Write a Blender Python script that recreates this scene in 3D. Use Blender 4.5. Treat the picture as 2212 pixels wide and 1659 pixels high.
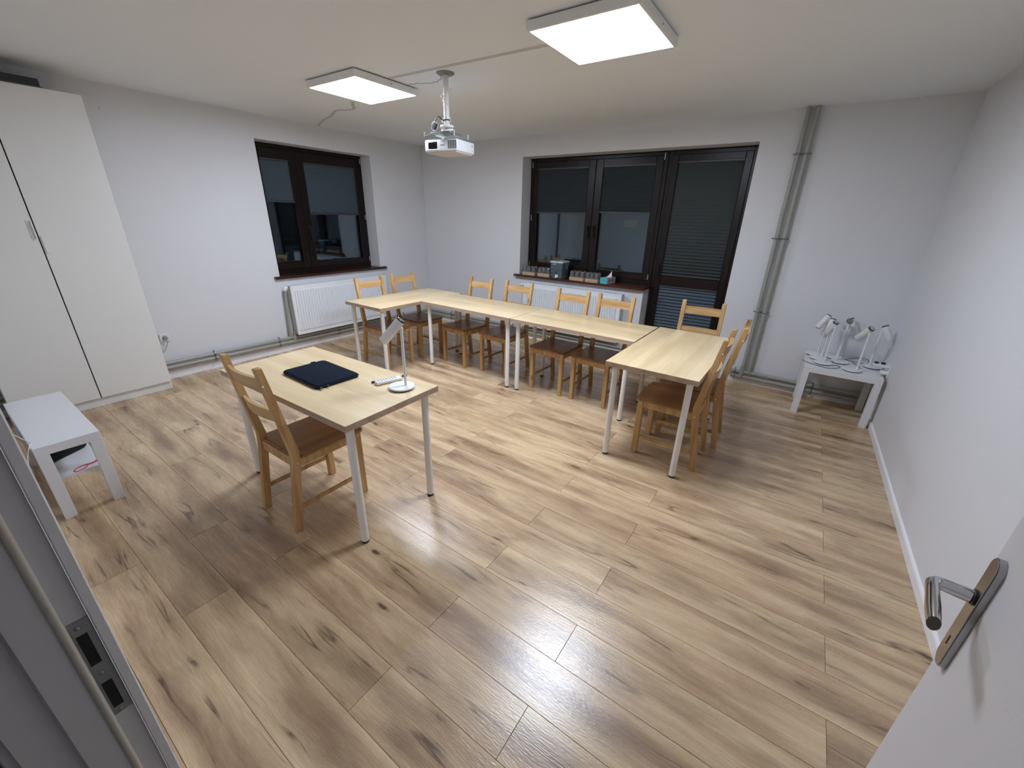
import bpy, bmesh, math, random
from mathutils import Vector, Matrix
random.seed(7)
PI = math.pi
S = bpy.context.scene
COL = S.collection
for o in list(bpy.data.objects): bpy.data.objects.remove(o, do_unlink=True)

# ------------------------------------------------------------ camera, world, exposure
def cam_setup():
    cd = bpy.data.cameras.new('camera'); co = bpy.data.objects.new('camera', cd); COL.objects.link(co)
    yaw, pit, rol, f = 0.6006, -0.3906, 0.0257, 881.0
    fwd = Vector((-math.sin(yaw)*math.cos(pit), math.cos(yaw)*math.cos(pit), math.sin(pit)))
    r = Vector((math.cos(yaw), math.sin(yaw), 0)); u = r.cross(fwd)
    r2 = r*math.cos(rol) + u*math.sin(rol); u2 = -r*math.sin(rol) + u*math.cos(rol)
    m = Matrix((r2, u2, -fwd)).transposed().to_4x4(); m.translation = Vector((5.044, -4.8459, 1.6169))
    co.matrix_world = m
    cd.sensor_fit = 'HORIZONTAL'; cd.sensor_width = 36.0; cd.lens = f/2212*36.0; cd.clip_start = 0.02; cd.clip_end = 60
    S.camera = co
cam_setup()
w = bpy.data.worlds.new('night'); S.world = w; w.use_nodes = True
w.node_tree.nodes['Background'].inputs[0].default_value = (0.010, 0.013, 0.020, 1)
w.node_tree.nodes['Background'].inputs[1].default_value = 0.12
S.view_settings.view_transform = 'Standard'; S.view_settings.look = 'None'
S.view_settings.gamma = 1; S.view_settings.use_curve_mapping = False
S.view_settings.exposure = 0.0
LAMP = 44.0            # radiance of the two LED ceiling panels
LAMP_COL = (0.92, 1.015, 1.19)
S.cycles.max_bounces = 10; S.cycles.diffuse_bounces = 6; S.cycles.transparent_max_bounces = 12
S.cycles.use_denoising = True; S.cycles.caustics_reflective = False; S.cycles.caustics_refractive = False; S.cycles.sample_clamp_indirect = 6

# ------------------------------------------------------------ helpers
def lin(h):
    h = h.lstrip('#'); v = [int(h[i:i+2], 16)/255 for i in (0, 2, 4)]
    return tuple(x/12.92 if x <= .04045 else ((x+.055)/1.055)**2.4 for x in v)
def mat(name, col, rough=.5, metal=0.0, trans=0.0, ior=1.5, bump=0.0, bscale=60, var=0.0, vscale=3, spec=.5, emit=None, coat=0):
    m = bpy.data.materials.new(name); m.use_nodes = True; nt = m.node_tree; b = nt.nodes['Principled BSDF']
    if isinstance(col, str): col = lin(col)
    b.inputs['Base Color'].default_value = (*col, 1); b.inputs['Roughness'].default_value = rough
    b.inputs['Metallic'].default_value = metal; b.inputs['IOR'].default_value = ior
    b.inputs['Transmission Weight'].default_value = trans; b.inputs['Specular IOR Level'].default_value = spec
    b.inputs['Coat Weight'].default_value = coat
    if emit:
        b.inputs['Emission Color'].default_value = (*emit[0], 1); b.inputs['Emission Strength'].default_value = emit[1]
    if bump or var:
        tc = nt.nodes.new('ShaderNodeTexCoord')
    if bump:
        n = nt.nodes.new('ShaderNodeTexNoise'); n.inputs['Scale'].default_value = bscale; n.inputs['Detail'].default_value = 3
        bp = nt.nodes.new('ShaderNodeBump'); bp.inputs['Strength'].default_value = bump; bp.inputs['Distance'].default_value = .002
        nt.links.new(tc.outputs['Object'], n.inputs['Vector']); nt.links.new(n.outputs['Fac'], bp.inputs['Height'])
        nt.links.new(bp.outputs['Normal'], b.inputs['Normal'])
    if var:
        n = nt.nodes.new('ShaderNodeTexNoise'); n.inputs['Scale'].default_value = vscale; n.inputs['Detail'].default_value = 4
        mx = nt.nodes.new('ShaderNodeMix'); mx.data_type = 'RGBA'
        mx.inputs['A'].default_value = (*[c*(1-var) for c in col], 1); mx.inputs['B'].default_value = (*[min(1, c*(1+var)) for c in col], 1)
        nt.links.new(tc.outputs['Object'], n.inputs['Vector']); nt.links.new(n.outputs['Fac'], mx.inputs['Factor'])
        nt.links.new(mx.outputs['Result'], b.inputs['Base Color'])
    return m
class NT:
    def __init__(s, m): s.nt = m.node_tree; s.b = s.nt.nodes['Principled BSDF']
    def n(s, t, **k):
        x = s.nt.nodes.new(t)
        for a, v in k.items():
            if a.startswith('_'): setattr(x, a[1:], v)
            else: x.inputs[a.replace('__', ' ')].default_value = v
        return x
    def l(s, a, b): s.nt.links.new(a, b)
    def math(s, op, a, b=None, clamp=False):
        x = s.nt.nodes.new('ShaderNodeMath'); x.operation = op; x.use_clamp = clamp
        for i, v in enumerate((a, b)):
            if v is None: continue
            if isinstance(v, (int, float)): x.inputs[i].default_value = v
            else: s.l(v, x.inputs[i])
        return x.outputs[0]
    def ramp(s, fac, stops):
        x = s.nt.nodes.new('ShaderNodeValToRGB'); e = x.color_ramp.elements
        while len(e) < len(stops): e.new(.5)
        for i, (p, c) in enumerate(stops): e[i].position = p; e[i].color = (*c, 1)
        s.l(fac, x.inputs[0]); return x.outputs[0]
    def mix(s, f, a, b, blend='MIX'):
        x = s.nt.nodes.new('ShaderNodeMix'); x.data_type = 'RGBA'; x.blend_type = blend
        for k, v in (('Factor', f), ('A', a), ('B', b)):
            if isinstance(v, (int, float)): x.inputs[k].default_value = v
            elif isinstance(v, tuple): x.inputs[k].default_value = (*v, 1)
            else: s.l(v, x.inputs[k])
        return x.outputs['Result']
    def noise(s, vec, scale=1, detail=3, rough=.5, dist=0):
        x = s.n('ShaderNodeTexNoise', Scale=scale, Detail=detail, Roughness=rough, Distortion=dist); s.l(vec, x.inputs['Vector']); return x.outputs['Fac']
    def scaled(s, vec, sc, off=None):
        x = s.n('ShaderNodeVectorMath', _operation='MULTIPLY'); s.l(vec, x.inputs[0]); x.inputs[1].default_value = sc
        if off is None: return x.outputs[0]
        y = s.n('ShaderNodeVectorMath', _operation='ADD'); s.l(x.outputs[0], y.inputs[0]); s.l(off, y.inputs[1]); return y.outputs[0]

def floor_wood():
    m = mat('oak_laminate', (.5, .38, .25), .3); t = NT(m)
    geo = t.n('ShaderNodeNewGeometry'); oi = t.n('ShaderNodeObjectInfo')
    cmb = t.n('ShaderNodeCombineXYZ')
    t.l(t.math('MULTIPLY', oi.outputs['Random'], 91.0), cmb.inputs[0]); t.l(t.math('MULTIPLY', oi.outputs['Random'], 57.0), cmb.inputs[1])
    P = t.scaled(geo.outputs['Position'], (1, 1, 1), cmb.outputs[0])
    # gentle waviness of the grain
    wob = t.noise(t.scaled(P, (2.2, 3.0, 1)), 1.0, 2)
    wv = t.n('ShaderNodeCombineXYZ'); t.l(t.math('MULTIPLY', t.math('SUBTRACT', wob, .5), .055), wv.inputs[1])
    a = t.n('ShaderNodeVectorMath', _operation='ADD'); t.l(P, a.inputs[0]); t.l(wv.outputs[0], a.inputs[1]); Q = a.outputs[0]
    tc = t.n('ShaderNodeTexCoord'); gs = t.n('ShaderNodeSeparateXYZ'); t.l(tc.outputs['Generated'], gs.inputs[0])
    cen = t.math('SUBTRACT', 1.0, t.math('POWER', t.math('ABSOLUTE', t.math('SUBTRACT', t.math('MULTIPLY', gs.outputs[1], 2.0), 1.0)), 2.0))   # 1 at the middle of a plank, 0 at its long edges
    band = t.noise(t.scaled(Q, (.8, 11, 1)), 1.0, 3, .55)
    base = t.ramp(band, [(.26, lin('#a5876a')), (.42, lin('#c2a583')), (.54, lin('#d4b994')), (.68, lin('#dfc69f')), (.82, lin('#e6d2ad'))])
    blot = t.noise(t.scaled(Q, (1.25, 4.6, 1)), 1.2, 3, .55)
    core = t.math('MULTIPLY', t.math('MULTIPLY', t.math('SUBTRACT', blot, .43, True), 4.2, True), cen)
    base = t.mix(t.math('MULTIPLY', core, .85), base, lin('#8c6f55'))
    fine = t.noise(t.scaled(Q, (7, 150, 1)), 1.0, 3, .6)
    base = t.mix(.34, base, t.ramp(fine, [(.3, (.52, .47, .42)), (.7, (1, 1, 1))]), 'MULTIPLY')
    # thin dark cracks along the grain, mostly inside the darker heart
    ridge = t.noise(t.scaled(Q, (.75, 9.0, 1)), 1.0, 3, .5, .15)
    line = t.math('SUBTRACT', 1.0, t.math('MULTIPLY', t.math('ABSOLUTE', t.math('SUBTRACT', ridge, .5)), 58), True)
    msk = t.noise(t.scaled(P, (2.0, 4.0, 1)), 1.7, 3)
    msk = t.math('MULTIPLY', t.math('MULTIPLY', t.math('SUBTRACT', msk, .44, True), 9.0, True), t.math('ADD', .12, t.math('MULTIPLY', core, 2.2), True))
    base = t.mix(t.math('MULTIPLY', t.math('MULTIPLY', line, msk), .85), base, lin('#4a3423'))
    # knots: soft smudge with a small dark eye
    vo = t.n('ShaderNodeTexVoronoi', Scale=1.0, Randomness=1.0); t.l(t.scaled(Q, (2.3, 7.5, 0)), vo.inputs['Vector'])
    kd = t.math('ADD', vo.outputs['Distance'], t.math('MULTIPLY', t.math('SUBTRACT', t.noise(t.scaled(P, (22, 40, 1)), 1.0, 3), .5), .16))
    sep = t.n('ShaderNodeSeparateColor'); t.l(vo.outputs['Color'], sep.inputs[0]); sel = t.math('GREATER_THAN', sep.outputs[0], .48); sel2 = t.math('GREATER_THAN', sep.outputs[1], .55)
    kn = t.math('MULTIPLY', t.math('SUBTRACT', 1.0, t.math('MULTIPLY', kd, 3.6), True), sel)
    eye = t.math('MULTIPLY', t.math('MULTIPLY', t.math('SUBTRACT', .10, kd, True), 15.0, True), sel)
    base = t.mix(t.math('MULTIPLY', t.math('MULTIPLY', kn, .9), t.math('ADD', .35, t.math('MULTIPLY', sel2, .5))), base, lin('#77593f'))
    base = t.mix(t.math('MULTIPLY', eye, .85), base, lin('#3c2a1d'))
    hs = t.n('ShaderNodeHueSaturation', Saturation=1.0); t.l(base, hs.inputs['Color'])
    t.l(t.math('ADD', .95, t.math('MULTIPLY', oi.outputs['Random'], .14)), hs.inputs['Value'])
    t.l(hs.outputs[0], t.b.inputs['Base Color'])
    rr = t.math('ADD', .20, t.math('MULTIPLY', fine, .14)); t.l(rr, t.b.inputs['Roughness'])
    bp = t.n('ShaderNodeBump', Strength=.42, Distance=.001); t.l(t.math('ADD', fine, t.noise(t.scaled(P, (60, 220, 1)), 1.0, 2)), bp.inputs['Height'])
    t.l(bp.outputs[0], t.b.inputs['Normal']); t.b.inputs['Specular IOR Level'].default_value = .85
    return m
def grain_wood(name, cols, axis=0, rough=.4, sc=1.0, bands=12, knots=0, stripes=0):
    m = mat(name, (.5, .4, .3), rough); t = NT(m)
    tc = t.n('ShaderNodeTexCoord'); oi = t.n('ShaderNodeObjectInfo'); cmb = t.n('ShaderNodeCombineXYZ')
    for i, k in enumerate((31.0, 17.0, 53.0)): t.l(t.math('MULTIPLY', oi.outputs['Random'], k), cmb.inputs[i])
    s = [bands*sc]*3; s[axis] = .9*sc
    Q = t.scaled(tc.outputs['Object'], tuple(s), cmb.outputs[0])
    s2 = [150*sc]*3; s2[axis] = 5*sc
    Q2 = t.scaled(tc.outputs['Object'], tuple(s2), cmb.outputs[0])
    b = t.noise(Q, 1.0, 3, .5, .3)
    base = t.ramp(b, [(.28, cols[0]), (.5, cols[1]), (.72, cols[2])])
    fine = t.noise(Q2, 1.0, 3)
    base = t.mix(.22, base, t.ramp(fine, [(.3, (.55, .5, .45)), (.7, (1, 1, 1))]), 'MULTIPLY')
    if knots:
        vo = t.n('ShaderNodeTexVoronoi', Scale=1.0); s3 = [7.0]*3; s3[axis] = 3.6
        t.l(t.scaled(tc.outputs['Object'], tuple(s3), cmb.outputs[0]), vo.inputs['Vector'])
        k = t.math('SUBTRACT', 1.0, t.math('MULTIPLY', vo.outputs['Distance'], 7.5), True)
        base = t.mix(t.math('MULTIPLY', k, .9), base, tuple(c*.22 for c in cols[0]))
    if stripes:
        sx = t.n('ShaderNodeSeparateXYZ'); t.l(tc.outputs['Object'], sx.inputs[0]); wn = t.n('ShaderNodeTexWhiteNoise', _noise_dimensions='2D')
        cx = t.n('ShaderNodeCombineXYZ'); t.l(t.math('FLOOR', t.math('ADD', t.math('DIVIDE', sx.outputs[1], stripes), .37)), cx.inputs[0]); t.l(t.math('FLOOR', t.math('MULTIPLY', oi.outputs['Random'], 999)), cx.inputs[1])
        t.l(cx.outputs[0], wn.inputs['Vector'])
        hv = t.n('ShaderNodeHueSaturation'); t.l(base, hv.inputs['Color']); t.l(t.math('ADD', .91, t.math('MULTIPLY', wn.outputs['Value'], .15)), hv.inputs['Value']); base = hv.outputs[0]
    t.l(base, t.b.inputs['Base Color'])
    bp = t.n('ShaderNodeBump', Strength=.08, Distance=.001); t.l(fine, bp.inputs['Height']); t.l(bp.outputs[0], t.b.inputs['Normal'])
    return m

M = {}
M['floor'] = floor_wood()
M['wall'] = mat('wall_paint', (.69, .70, .725), .75, bump=.25, bscale=90, var=.025, vscale=1.5)
M['ceil'] = mat('ceiling_paint', (.79, .825, .85), .85, bump=.35, bscale=55, var=.02, vscale=1.2)
M['base'] = mat('white_skirting', (.86, .86, .89), .4)
M['sub'] = mat('dark_joint', (.035, .022, .015), .9)
M['oak'] = grain_wood('bleached_oak', (lin('#d3b88e'), lin('#e1caa1'), lin('#edd9b4')), 0, .30, 1.0, 7, 0, .092)
M['oak_edge'] = grain_wood('oak_edge_band', (lin('#a48d79'), lin('#b29b86'), lin('#bea892')), 0, .5, 1.0, 20)
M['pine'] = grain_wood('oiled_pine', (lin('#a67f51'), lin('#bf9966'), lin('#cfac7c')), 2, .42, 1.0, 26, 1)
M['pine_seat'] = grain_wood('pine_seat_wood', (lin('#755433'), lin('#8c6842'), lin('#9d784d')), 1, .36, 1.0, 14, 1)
M['white_metal'] = mat('white_powder_coat', (.80, .80, .78), .35)
M['black'] = mat('black_plastic', (.012, .012, .013), .45)
M['white_gloss'] = mat('white_lacquer', (.74, .745, .76), .32, bump=.03, bscale=200)
M['cream'] = mat('cream_door_foil', (.76, .765, .745), .42)
M['navy'] = mat('navy_neoprene', (.006, .011, .022), .9, spec=.12, bump=.5, bscale=400)
M['frame'] = grain_wood('mahogany_frame', (lin('#120a09'), lin('#170d0b'), lin('#1d110e')), 2, .32, 1.0, 20)
M['frame'].node_tree.nodes['Principled BSDF'].inputs['Specular IOR Level'].default_value = .32
M['sill'] = grain_wood('mahogany_sill', (lin('#3b1a10'), lin('#4a2114'), lin('#5b2b1a')), 0, .28, 1.0, 14)
M['sill_y'] = grain_wood('mahogany_sill_y', (lin('#27110b'), lin('#34180f'), lin('#432014')), 1, .28, 1.0, 14)
M['blind_blue'] = mat('blue_grey_pleat', (.055, .080, .098), .8, spec=.2)
M['blind_grey'] = mat('grey_pleat', (.028, .036, .039), .8, spec=.2)
M['blind_door'] = mat('grey_green_pleat', (.046, .056, .056), .8, spec=.2)
M['blind_low'] = mat('slate_pleat', (.085, .115, .145), .8)
M['rail'] = mat('blind_rail', (.045, .04, .045), .4)
M['glass'] = mat('window_glass', (.9, .95, .95), .0, trans=1.0, ior=1.56)
M['glass'].node_tree.nodes['Principled BSDF'].inputs['Specular Tint'].default_value = (.72, .86, 1, 1)
M['cupglass'] = mat('drinking_glass', (.80, .83, .83), .04, trans=.86, ior=1.5)
M['smoke'] = mat('smoked_plastic', (.22, .29, .33), .08, trans=.6, ior=1.3)
M['pipe'] = mat('grey_pipe_paint', (.33, .335, .30), .35)
M['chrome'] = mat('chrome', (.62, .62, .63), .14, 1.0)
M['clampmetal'] = mat('zinc_clamp', (.34, .34, .35), .16, 1.0)
M['satin'] = mat('satin_nickel', (.42, .41, .40), .26, 1.0)
M['steel'] = mat('zinc_plate', (.30, .33, .32), .42, .6)
M['rad'] = mat('radiator_enamel', (.80, .825, .84), .3)
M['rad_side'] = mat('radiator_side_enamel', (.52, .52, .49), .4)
M['lampwhite'] = mat('lamp_white', (.78, .79, .80), .3)
M['proj'] = mat('projector_white', (.80, .82, .85), .35)
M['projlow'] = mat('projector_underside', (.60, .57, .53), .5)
M['darkglass'] = mat('dark_lens', (.004, .004, .008), .08)
M['grey'] = mat('grey_print', (.22, .22, .23), .6)
M['greycable'] = mat('painted_cable', (.55, .54, .53), .8)
M['teal'] = mat('teal_card', lin('#4fb3bf'), .5)
M['card'] = mat('pale_card', lin('#a9a3a0'), .6, var=.2, vscale=25)
M['tissue'] = mat('tissue_paper', (.80, .82, .86), .9)
M['tray'] = grain_wood('beech_tray', (lin('#b0967a'), lin('#bda386'), lin('#c8af92')), 0, .6, 1.0, 30)
M['red'] = mat('red_cord', (.70, .06, .09), .5)
M['blue'] = mat('blue_knob', (.01, .015, .12), .4)
M['paper'] = mat('cream_paper', (.93, .88, .74), .8)
M['jamb'] = mat('door_frame_white', (.66, .66, .68), .38)
M['gasket'] = mat('grey_gasket', (.60, .56, .50), .35)
M['door'] = mat('door_leaf_white', (.64, .635, .66), .5, bump=.12, bscale=120)
M['boxblack'] = mat('black_box', (.025, .028, .03), .6)
M['led'] = mat('led_diffuser', (1, 1, 1), .5, emit=(LAMP_COL, LAMP))
M['dark'] = mat('dark_gap', (.01, .01, .012), .8)

def new(): return bmesh.new()
def box(bm, lo, hi, bev=0.0, M4=None, seg=1):
    lo = Vector(lo); hi = Vector(hi); c = (lo+hi)/2; d = hi-lo
    mm = Matrix.Translation(c) @ Matrix.Diagonal((abs(d.x), abs(d.y), abs(d.z), 1))
    if M4 is not None: mm = M4 @ mm
    r = bmesh.ops.create_cube(bm, size=1, matrix=mm); vs = r['verts']
    if bev > 0:
        es = list({e for v in vs for e in v.link_edges})
        bmesh.ops.bevel(bm, geom=es, offset=bev, segments=seg, profile=.5, affect='EDGES')
    return vs
def tube(bm, pts, r, seg=10, caps=True):
    pts = [Vector(p) for p in pts]; rings = []; prev = None
    for i, p in enumerate(pts):
        t = (pts[min(i+1, len(pts)-1)]-pts[max(i-1, 0)]).normalized()
        if prev is None:
            a = Vector((0, 0, 1)) if abs(t.z) < .9 else Vector((1, 0, 0)); nrm = t.cross(a).normalized()
        else:
            nrm = (prev - t*prev.dot(t)).normalized()
        prev = nrm; b = t.cross(nrm); rr = r[i] if isinstance(r, (list, tuple)) else r
        rings.append([bm.verts.new(p + nrm*math.cos(2*PI*k/seg)*rr + b*math.sin(2*PI*k/seg)*rr) for k in range(seg)])
    for i in range(len(rings)-1):
        for k in range(seg):
            bm.faces.new((rings[i][k], rings[i][(k+1) % seg], rings[i+1][(k+1) % seg], rings[i+1][k]))
    if caps:
        bm.faces.new(list(reversed(rings[0]))); bm.faces.new(rings[-1])
def curve_pts(ctrl, n=8):
    c = [Vector(p) for p in ctrl]; out = []
    P = [c[0]*2-c[1]] + c + [c[-1]*2-c[-2]]
    for i in range(1, len(P)-2):
        for k in range(n):
            t = k/n; a, b, d, e = P[i-1], P[i], P[i+1], P[i+2]
            out.append(.5*((2*b)+(d-a)*t+(2*a-5*b+4*d-e)*t*t+(-a+3*b-3*d+e)*t**3))
    out.append(c[-1]); return out
def lathe(bm, prof, seg=24, M4=None, close=False):
    rings = []
    for (r, z) in prof:
        if r < 1e-6: rings.append([bm.verts.new((0, 0, z))])
        else: rings.append([bm.verts.new((r*math.cos(2*PI*k/seg), r*math.sin(2*PI*k/seg), z)) for k in range(seg)])
    for i in range(len(rings)-1):
        A, B = rings[i], rings[i+1]
        for k in range(seg):
            k2 = (k+1) % seg
            if len(A) == 1 and len(B) == 1: continue
            if len(A) == 1: bm.faces.new((A[0], B[k], B[k2]))
            elif len(B) == 1: bm.faces.new((A[k], A[k2], B[0]))
            else: bm.faces.new((A[k], A[k2], B[k2], B[k]))
    if M4 is not None: bmesh.ops.transform(bm, matrix=M4, verts=[v for R in rings for v in R])
def prism(bm, poly, axis, a, b):
    """extrude a 2-D polygon along axis (0,1,2) from a to b"""
    def P(u, v, w):
        return {0: (w, u, v), 1: (u, w, v), 2: (u, v, w)}[axis]
    A = [bm.verts.new(P(u, v, a)) for u, v in poly]; B = [bm.verts.new(P(u, v, b)) for u, v in poly]
    n = len(poly); bm.faces.new(A); bm.faces.new(list(reversed(B)))
    for i in range(n): bm.faces.new((A[i], B[i], B[(i+1) % n], A[(i+1) % n]))
def obj(name, bm, m, parent=None, smooth=None, loc=None):
    bmesh.ops.recalc_face_normals(bm, faces=bm.faces)
    me = bpy.data.meshes.new(name); bm.to_mesh(me); bm.free()
    for mm in (m if isinstance(m, list) else [m]): me.materials.append(mm)
    if smooth:
        for p in me.polygons: p.use_smooth = True
        me.set_sharp_from_angle(angle=math.radians(smooth))
    o = bpy.data.objects.new(name, me); COL.objects.link(o)
    if parent is not None: o.parent = parent
    if loc is not None: o.location = loc
    return o
def tag(o, label, cat, group=None):
    o['label'] = label; o['category'] = cat
    if group: o['group'] = group
    return o
def thing(name, label, cat, loc=(0, 0, 0), rz=0, group=None):
    o = bpy.data.objects.new(name, None); COL.objects.link(o); o.empty_display_size = .1
    o.location = loc; o.rotation_euler = (0, 0, rz); return tag(o, label, cat, group)
def struct(o): o['kind'] = 'structure'; return o
def sempty(name, loc=(0, 0, 0)):
    o = bpy.data.objects.new(name, None); COL.objects.link(o); o.location = loc; return struct(o)
def kids(o): return [c for c in bpy.data.objects if c.parent == o]
def dup(root, loc, rz, label=None, group=None):
    r = root.copy(); COL.objects.link(r); r.location = loc; r.rotation_euler = (0, 0, rz)
    if label: r['label'] = label
    if group: r['group'] = group
    for ch in kids(root):
        c = ch.copy(); COL.objects.link(c); c.parent = r
        for g in kids(ch):
            d = g.copy(); COL.objects.link(d); d.parent = c
    return r
def text_mesh(txt, size, ext=.0004):
    cu = bpy.data.curves.new('lettering', 'FONT'); cu.body = txt; cu.size = size; cu.extrude = ext; cu.align_x = 'CENTER'; cu.align_y = 'CENTER'
    ob = bpy.data.objects.new('lettering', cu); COL.objects.link(ob); bpy.context.view_layer.update()
    me = bpy.data.meshes.new_from_object(ob.evaluated_get(bpy.context.evaluated_depsgraph_get()))
    bpy.data.objects.remove(ob, do_unlink=True); return me

# ------------------------------------------------------------ room shell
H = 2.5373; WX = 5.8148; SL = .01227            # the right wall leans outwards a little towards the door
def wr(y): return WX + SL*(-y)
YD = -4.848                                       # room face of the door wall
def floor_build():
    bm = new(); box(bm, (-.3, -6.4, -.06), (6.3, .3, -.0085)); fl = struct(obj('floor', bm, M['sub']))
    pw, y0, L = .1928, -2.6947, 1.382
    X = {0: 5.4802, 1: 4.6016}
    for r in range(-14, 12):
        ya = y0 - r*pw; yb = ya - pw
        ya2, yb2 = min(ya, -.002), max(yb, -4.97)
        if ya2 - yb2 < .01: continue
        s = X[r % 2]; n0 = math.floor((0-s)/L)
        for n in range(n0, 6):
            xa, xb = s+n*L, s+(n+1)*L
            xa, xb = max(xa, .001), min(xb, 5.90)
            if xb-xa < .02: continue
            g = .0006; bm = new(); box(bm, (xa+g, yb2+g, -.0085), (xb-g, ya2-g, 0), .0007)
            obj('plank', bm, M['floor'], fl)
    bm = new(); box(bm, (3.2, -6.3, -.0085), (6.2, -4.972, -.0005)); obj('corridor_tile', bm, mat('corridor_floor', (.25, .2, .16), .5), fl)
floor_build()
bm = new(); box(bm, (-.3, -6.4, H), (6.3, .3, H+.1)); struct(obj('ceiling', bm, M['ceil']))
# left wall (x<0) with the casement opening
A = dict(y0=-2.373, y1=-.931, z0=.868, z1=2.305)
bm = new()
box(bm, (-.32, -6.4, -.06), (0, A['y0'], H)); box(bm, (-.32, A['y1'], -.06), (0, .35, H))
box(bm, (-.32, A['y0'], -.06), (0, A['y1'], A['z0'])); box(bm, (-.32, A['y0'], A['z1']), (0, A['y1'], H)); struct(obj('wall_left', bm, M['wall']))
# back wall (y>0) with window + balcony door opening
B = dict(x0=1.802, x1=4.425, z1=2.307, xs=3.552, zs=.852)
bm = new()
box(bm, (0, 0, -.06), (B['x0'], .35, H)); box(bm, (B['x1'], 0, -.06), (6.3, .35, H))
box(bm, (B['x0'], 0, B['z1']), (B['x1'], .35, H)); box(bm, (B['x0'], 0, -.06), (B['xs'], .35, B['zs'])); struct(obj('wall_back', bm, M['wall']))
bm = new(); prism(bm, [(wr(0.1), .0), (6.3, .0), (6.3, -6.4), (wr(-6.4), -6.4)], 2, -.06, H); struct(obj('wall_right', bm, M['wall']))
# door wall
DX0, DX1, DZ = 4.385, 5.335, 2.06
bm = new()
box(bm, (0, -4.945, -.06), (DX0, YD, H)); box(bm, (DX1, -4.945, -.06), (wr(-4.9), YD, H)); box(bm, (DX0, -4.945, DZ), (DX1, YD, H)); struct(obj('wall_front', bm, M['wall']))
bm = new(); box(bm, (2.9, -6.4, -.06), (6.3, -6.3, H)); box(bm, (2.8, -6.3, -.06), (2.9, -4.946, H)); struct(obj('wall_corridor', bm, M['wall']))
# skirting boards
def skirting(name, p0, p1, nrm, h=.062, t=.012, cuts=()):
    p0 = Vector((*p0, 0)); p1 = Vector((*p1, 0)); n = Vector((*nrm, 0)); d = (p1-p0); L = d.length; d.normalize()
    cuts = [0] + list(cuts) + [L]; root = None
    for a, b in zip(cuts[:-1], cuts[1:]):
        bm = new(); prof = [(0, 0), (t, 0), (t, h-.012), (t-.004, h-.004), (.003, h), (0, h)]
        for q in (a+.0006, b-.0006): pass
        A_ = [bm.verts.new(p0+d*(a+.0006)+n*(u+.0005)+Vector((0, 0, v+.0005))) for u, v in prof]
        B_ = [bm.verts.new(p0+d*(b-.0006)+n*(u+.0005)+Vector((0, 0, v+.0005))) for u, v in prof]
        bm.faces.new(A_); bm.faces.new(list(reversed(B_)))
        for i in range(len(prof)): bm.faces.new((A_[i], B_[i], B_[(i+1) % len(prof)], A_[(i+1) % len(prof)]))
        if root is None: root = struct(obj(name, bm, M['base']))
        else: obj('skirting_length', bm, M['base'], root)
skirting('baseboard_left', (0, -.014), (0, -4.84), (1, 0), cuts=(2.5,))
skirting('baseboard_back', (.014, 0), (B['xs'], 0), (0, -1), cuts=(2.4,))
skirting('baseboard_back', (B['x1'], 0), (WX-.014, 0), (0, -1))
skirting('baseboard_right', (wr(-.001), -.001), (wr(-4.84), -4.84), (-1, -.0123), h=.06, cuts=(2.345,))
skirting('baseboard_front', (.014, YD), (4.33, YD), (0, 1), cuts=(2.2,))

# ------------------------------------------------------------ windows
def frame_rect(bm, ax, a0, a1, z0, z1, w, d0, d1, bev=.004, wb=None):
    """rectangular frame in the plane, ax=0 -> spans x (wall y), ax=1 -> spans y (wall x)"""
    wb = w if wb is None else wb
    def bx(p0, p1, q0, q1):
        if ax == 0: box(bm, (p0, d0, q0), (p1, d1, q1), bev)
        else: box(bm, (d0, p0, q0), (d1, p1, q1), bev)
    bx(a0, a0+w, z0, z1); bx(a1-w, a1, z0, z1); bx(a0+w-.001, a1-w+.001, z1-w, z1); bx(a0+w-.001, a1-w+.001, z0, z0+wb)
def pane(name, ax, a0, a1, z0, z1, d, parent):
    for k, dd in ((0, 0), (1, .018)):
        s = 1 if ax == 0 else -1
        bm = new()
        if ax == 0: box(bm, (a0, d+dd, z0), (a1, d+dd+.004, z1))
        else: box(bm, (d-dd-.004, a0, z0), (d-dd, a1, z1))
        obj(name, bm, M['glass'], parent)
def handle(ax, a, z, d, parent):
    bm = new(); s = -1 if ax == 0 else 1
    def P(u, v, z_): return (u, v, z_) if ax == 0 else (v, u, z_)
    def bx(u0, u1, v0, v1, z0, z1, b=.003):
        p, q = P(u0, v0, z0), P(u1, v1, z1)
        box(bm, tuple(map(min, p, q)), tuple(map(max, p, q)), b)
    bx(a-.014, a+.014, d, d+s*.010, z-.035, z+.035)
    bx(a-.009, a+.009, d+s*.008, d+s*.045, z-.010, z+.010)
    bx(a-.010, a+.010, d+s*.034, d+s*.050, z-.125, z+.012, .005)
    obj('handle', bm, M['dark_metal'], parent, 30)
M['dark_metal'] = mat('bronze_handle', (.018, .010, .008), .3, .3)
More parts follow.
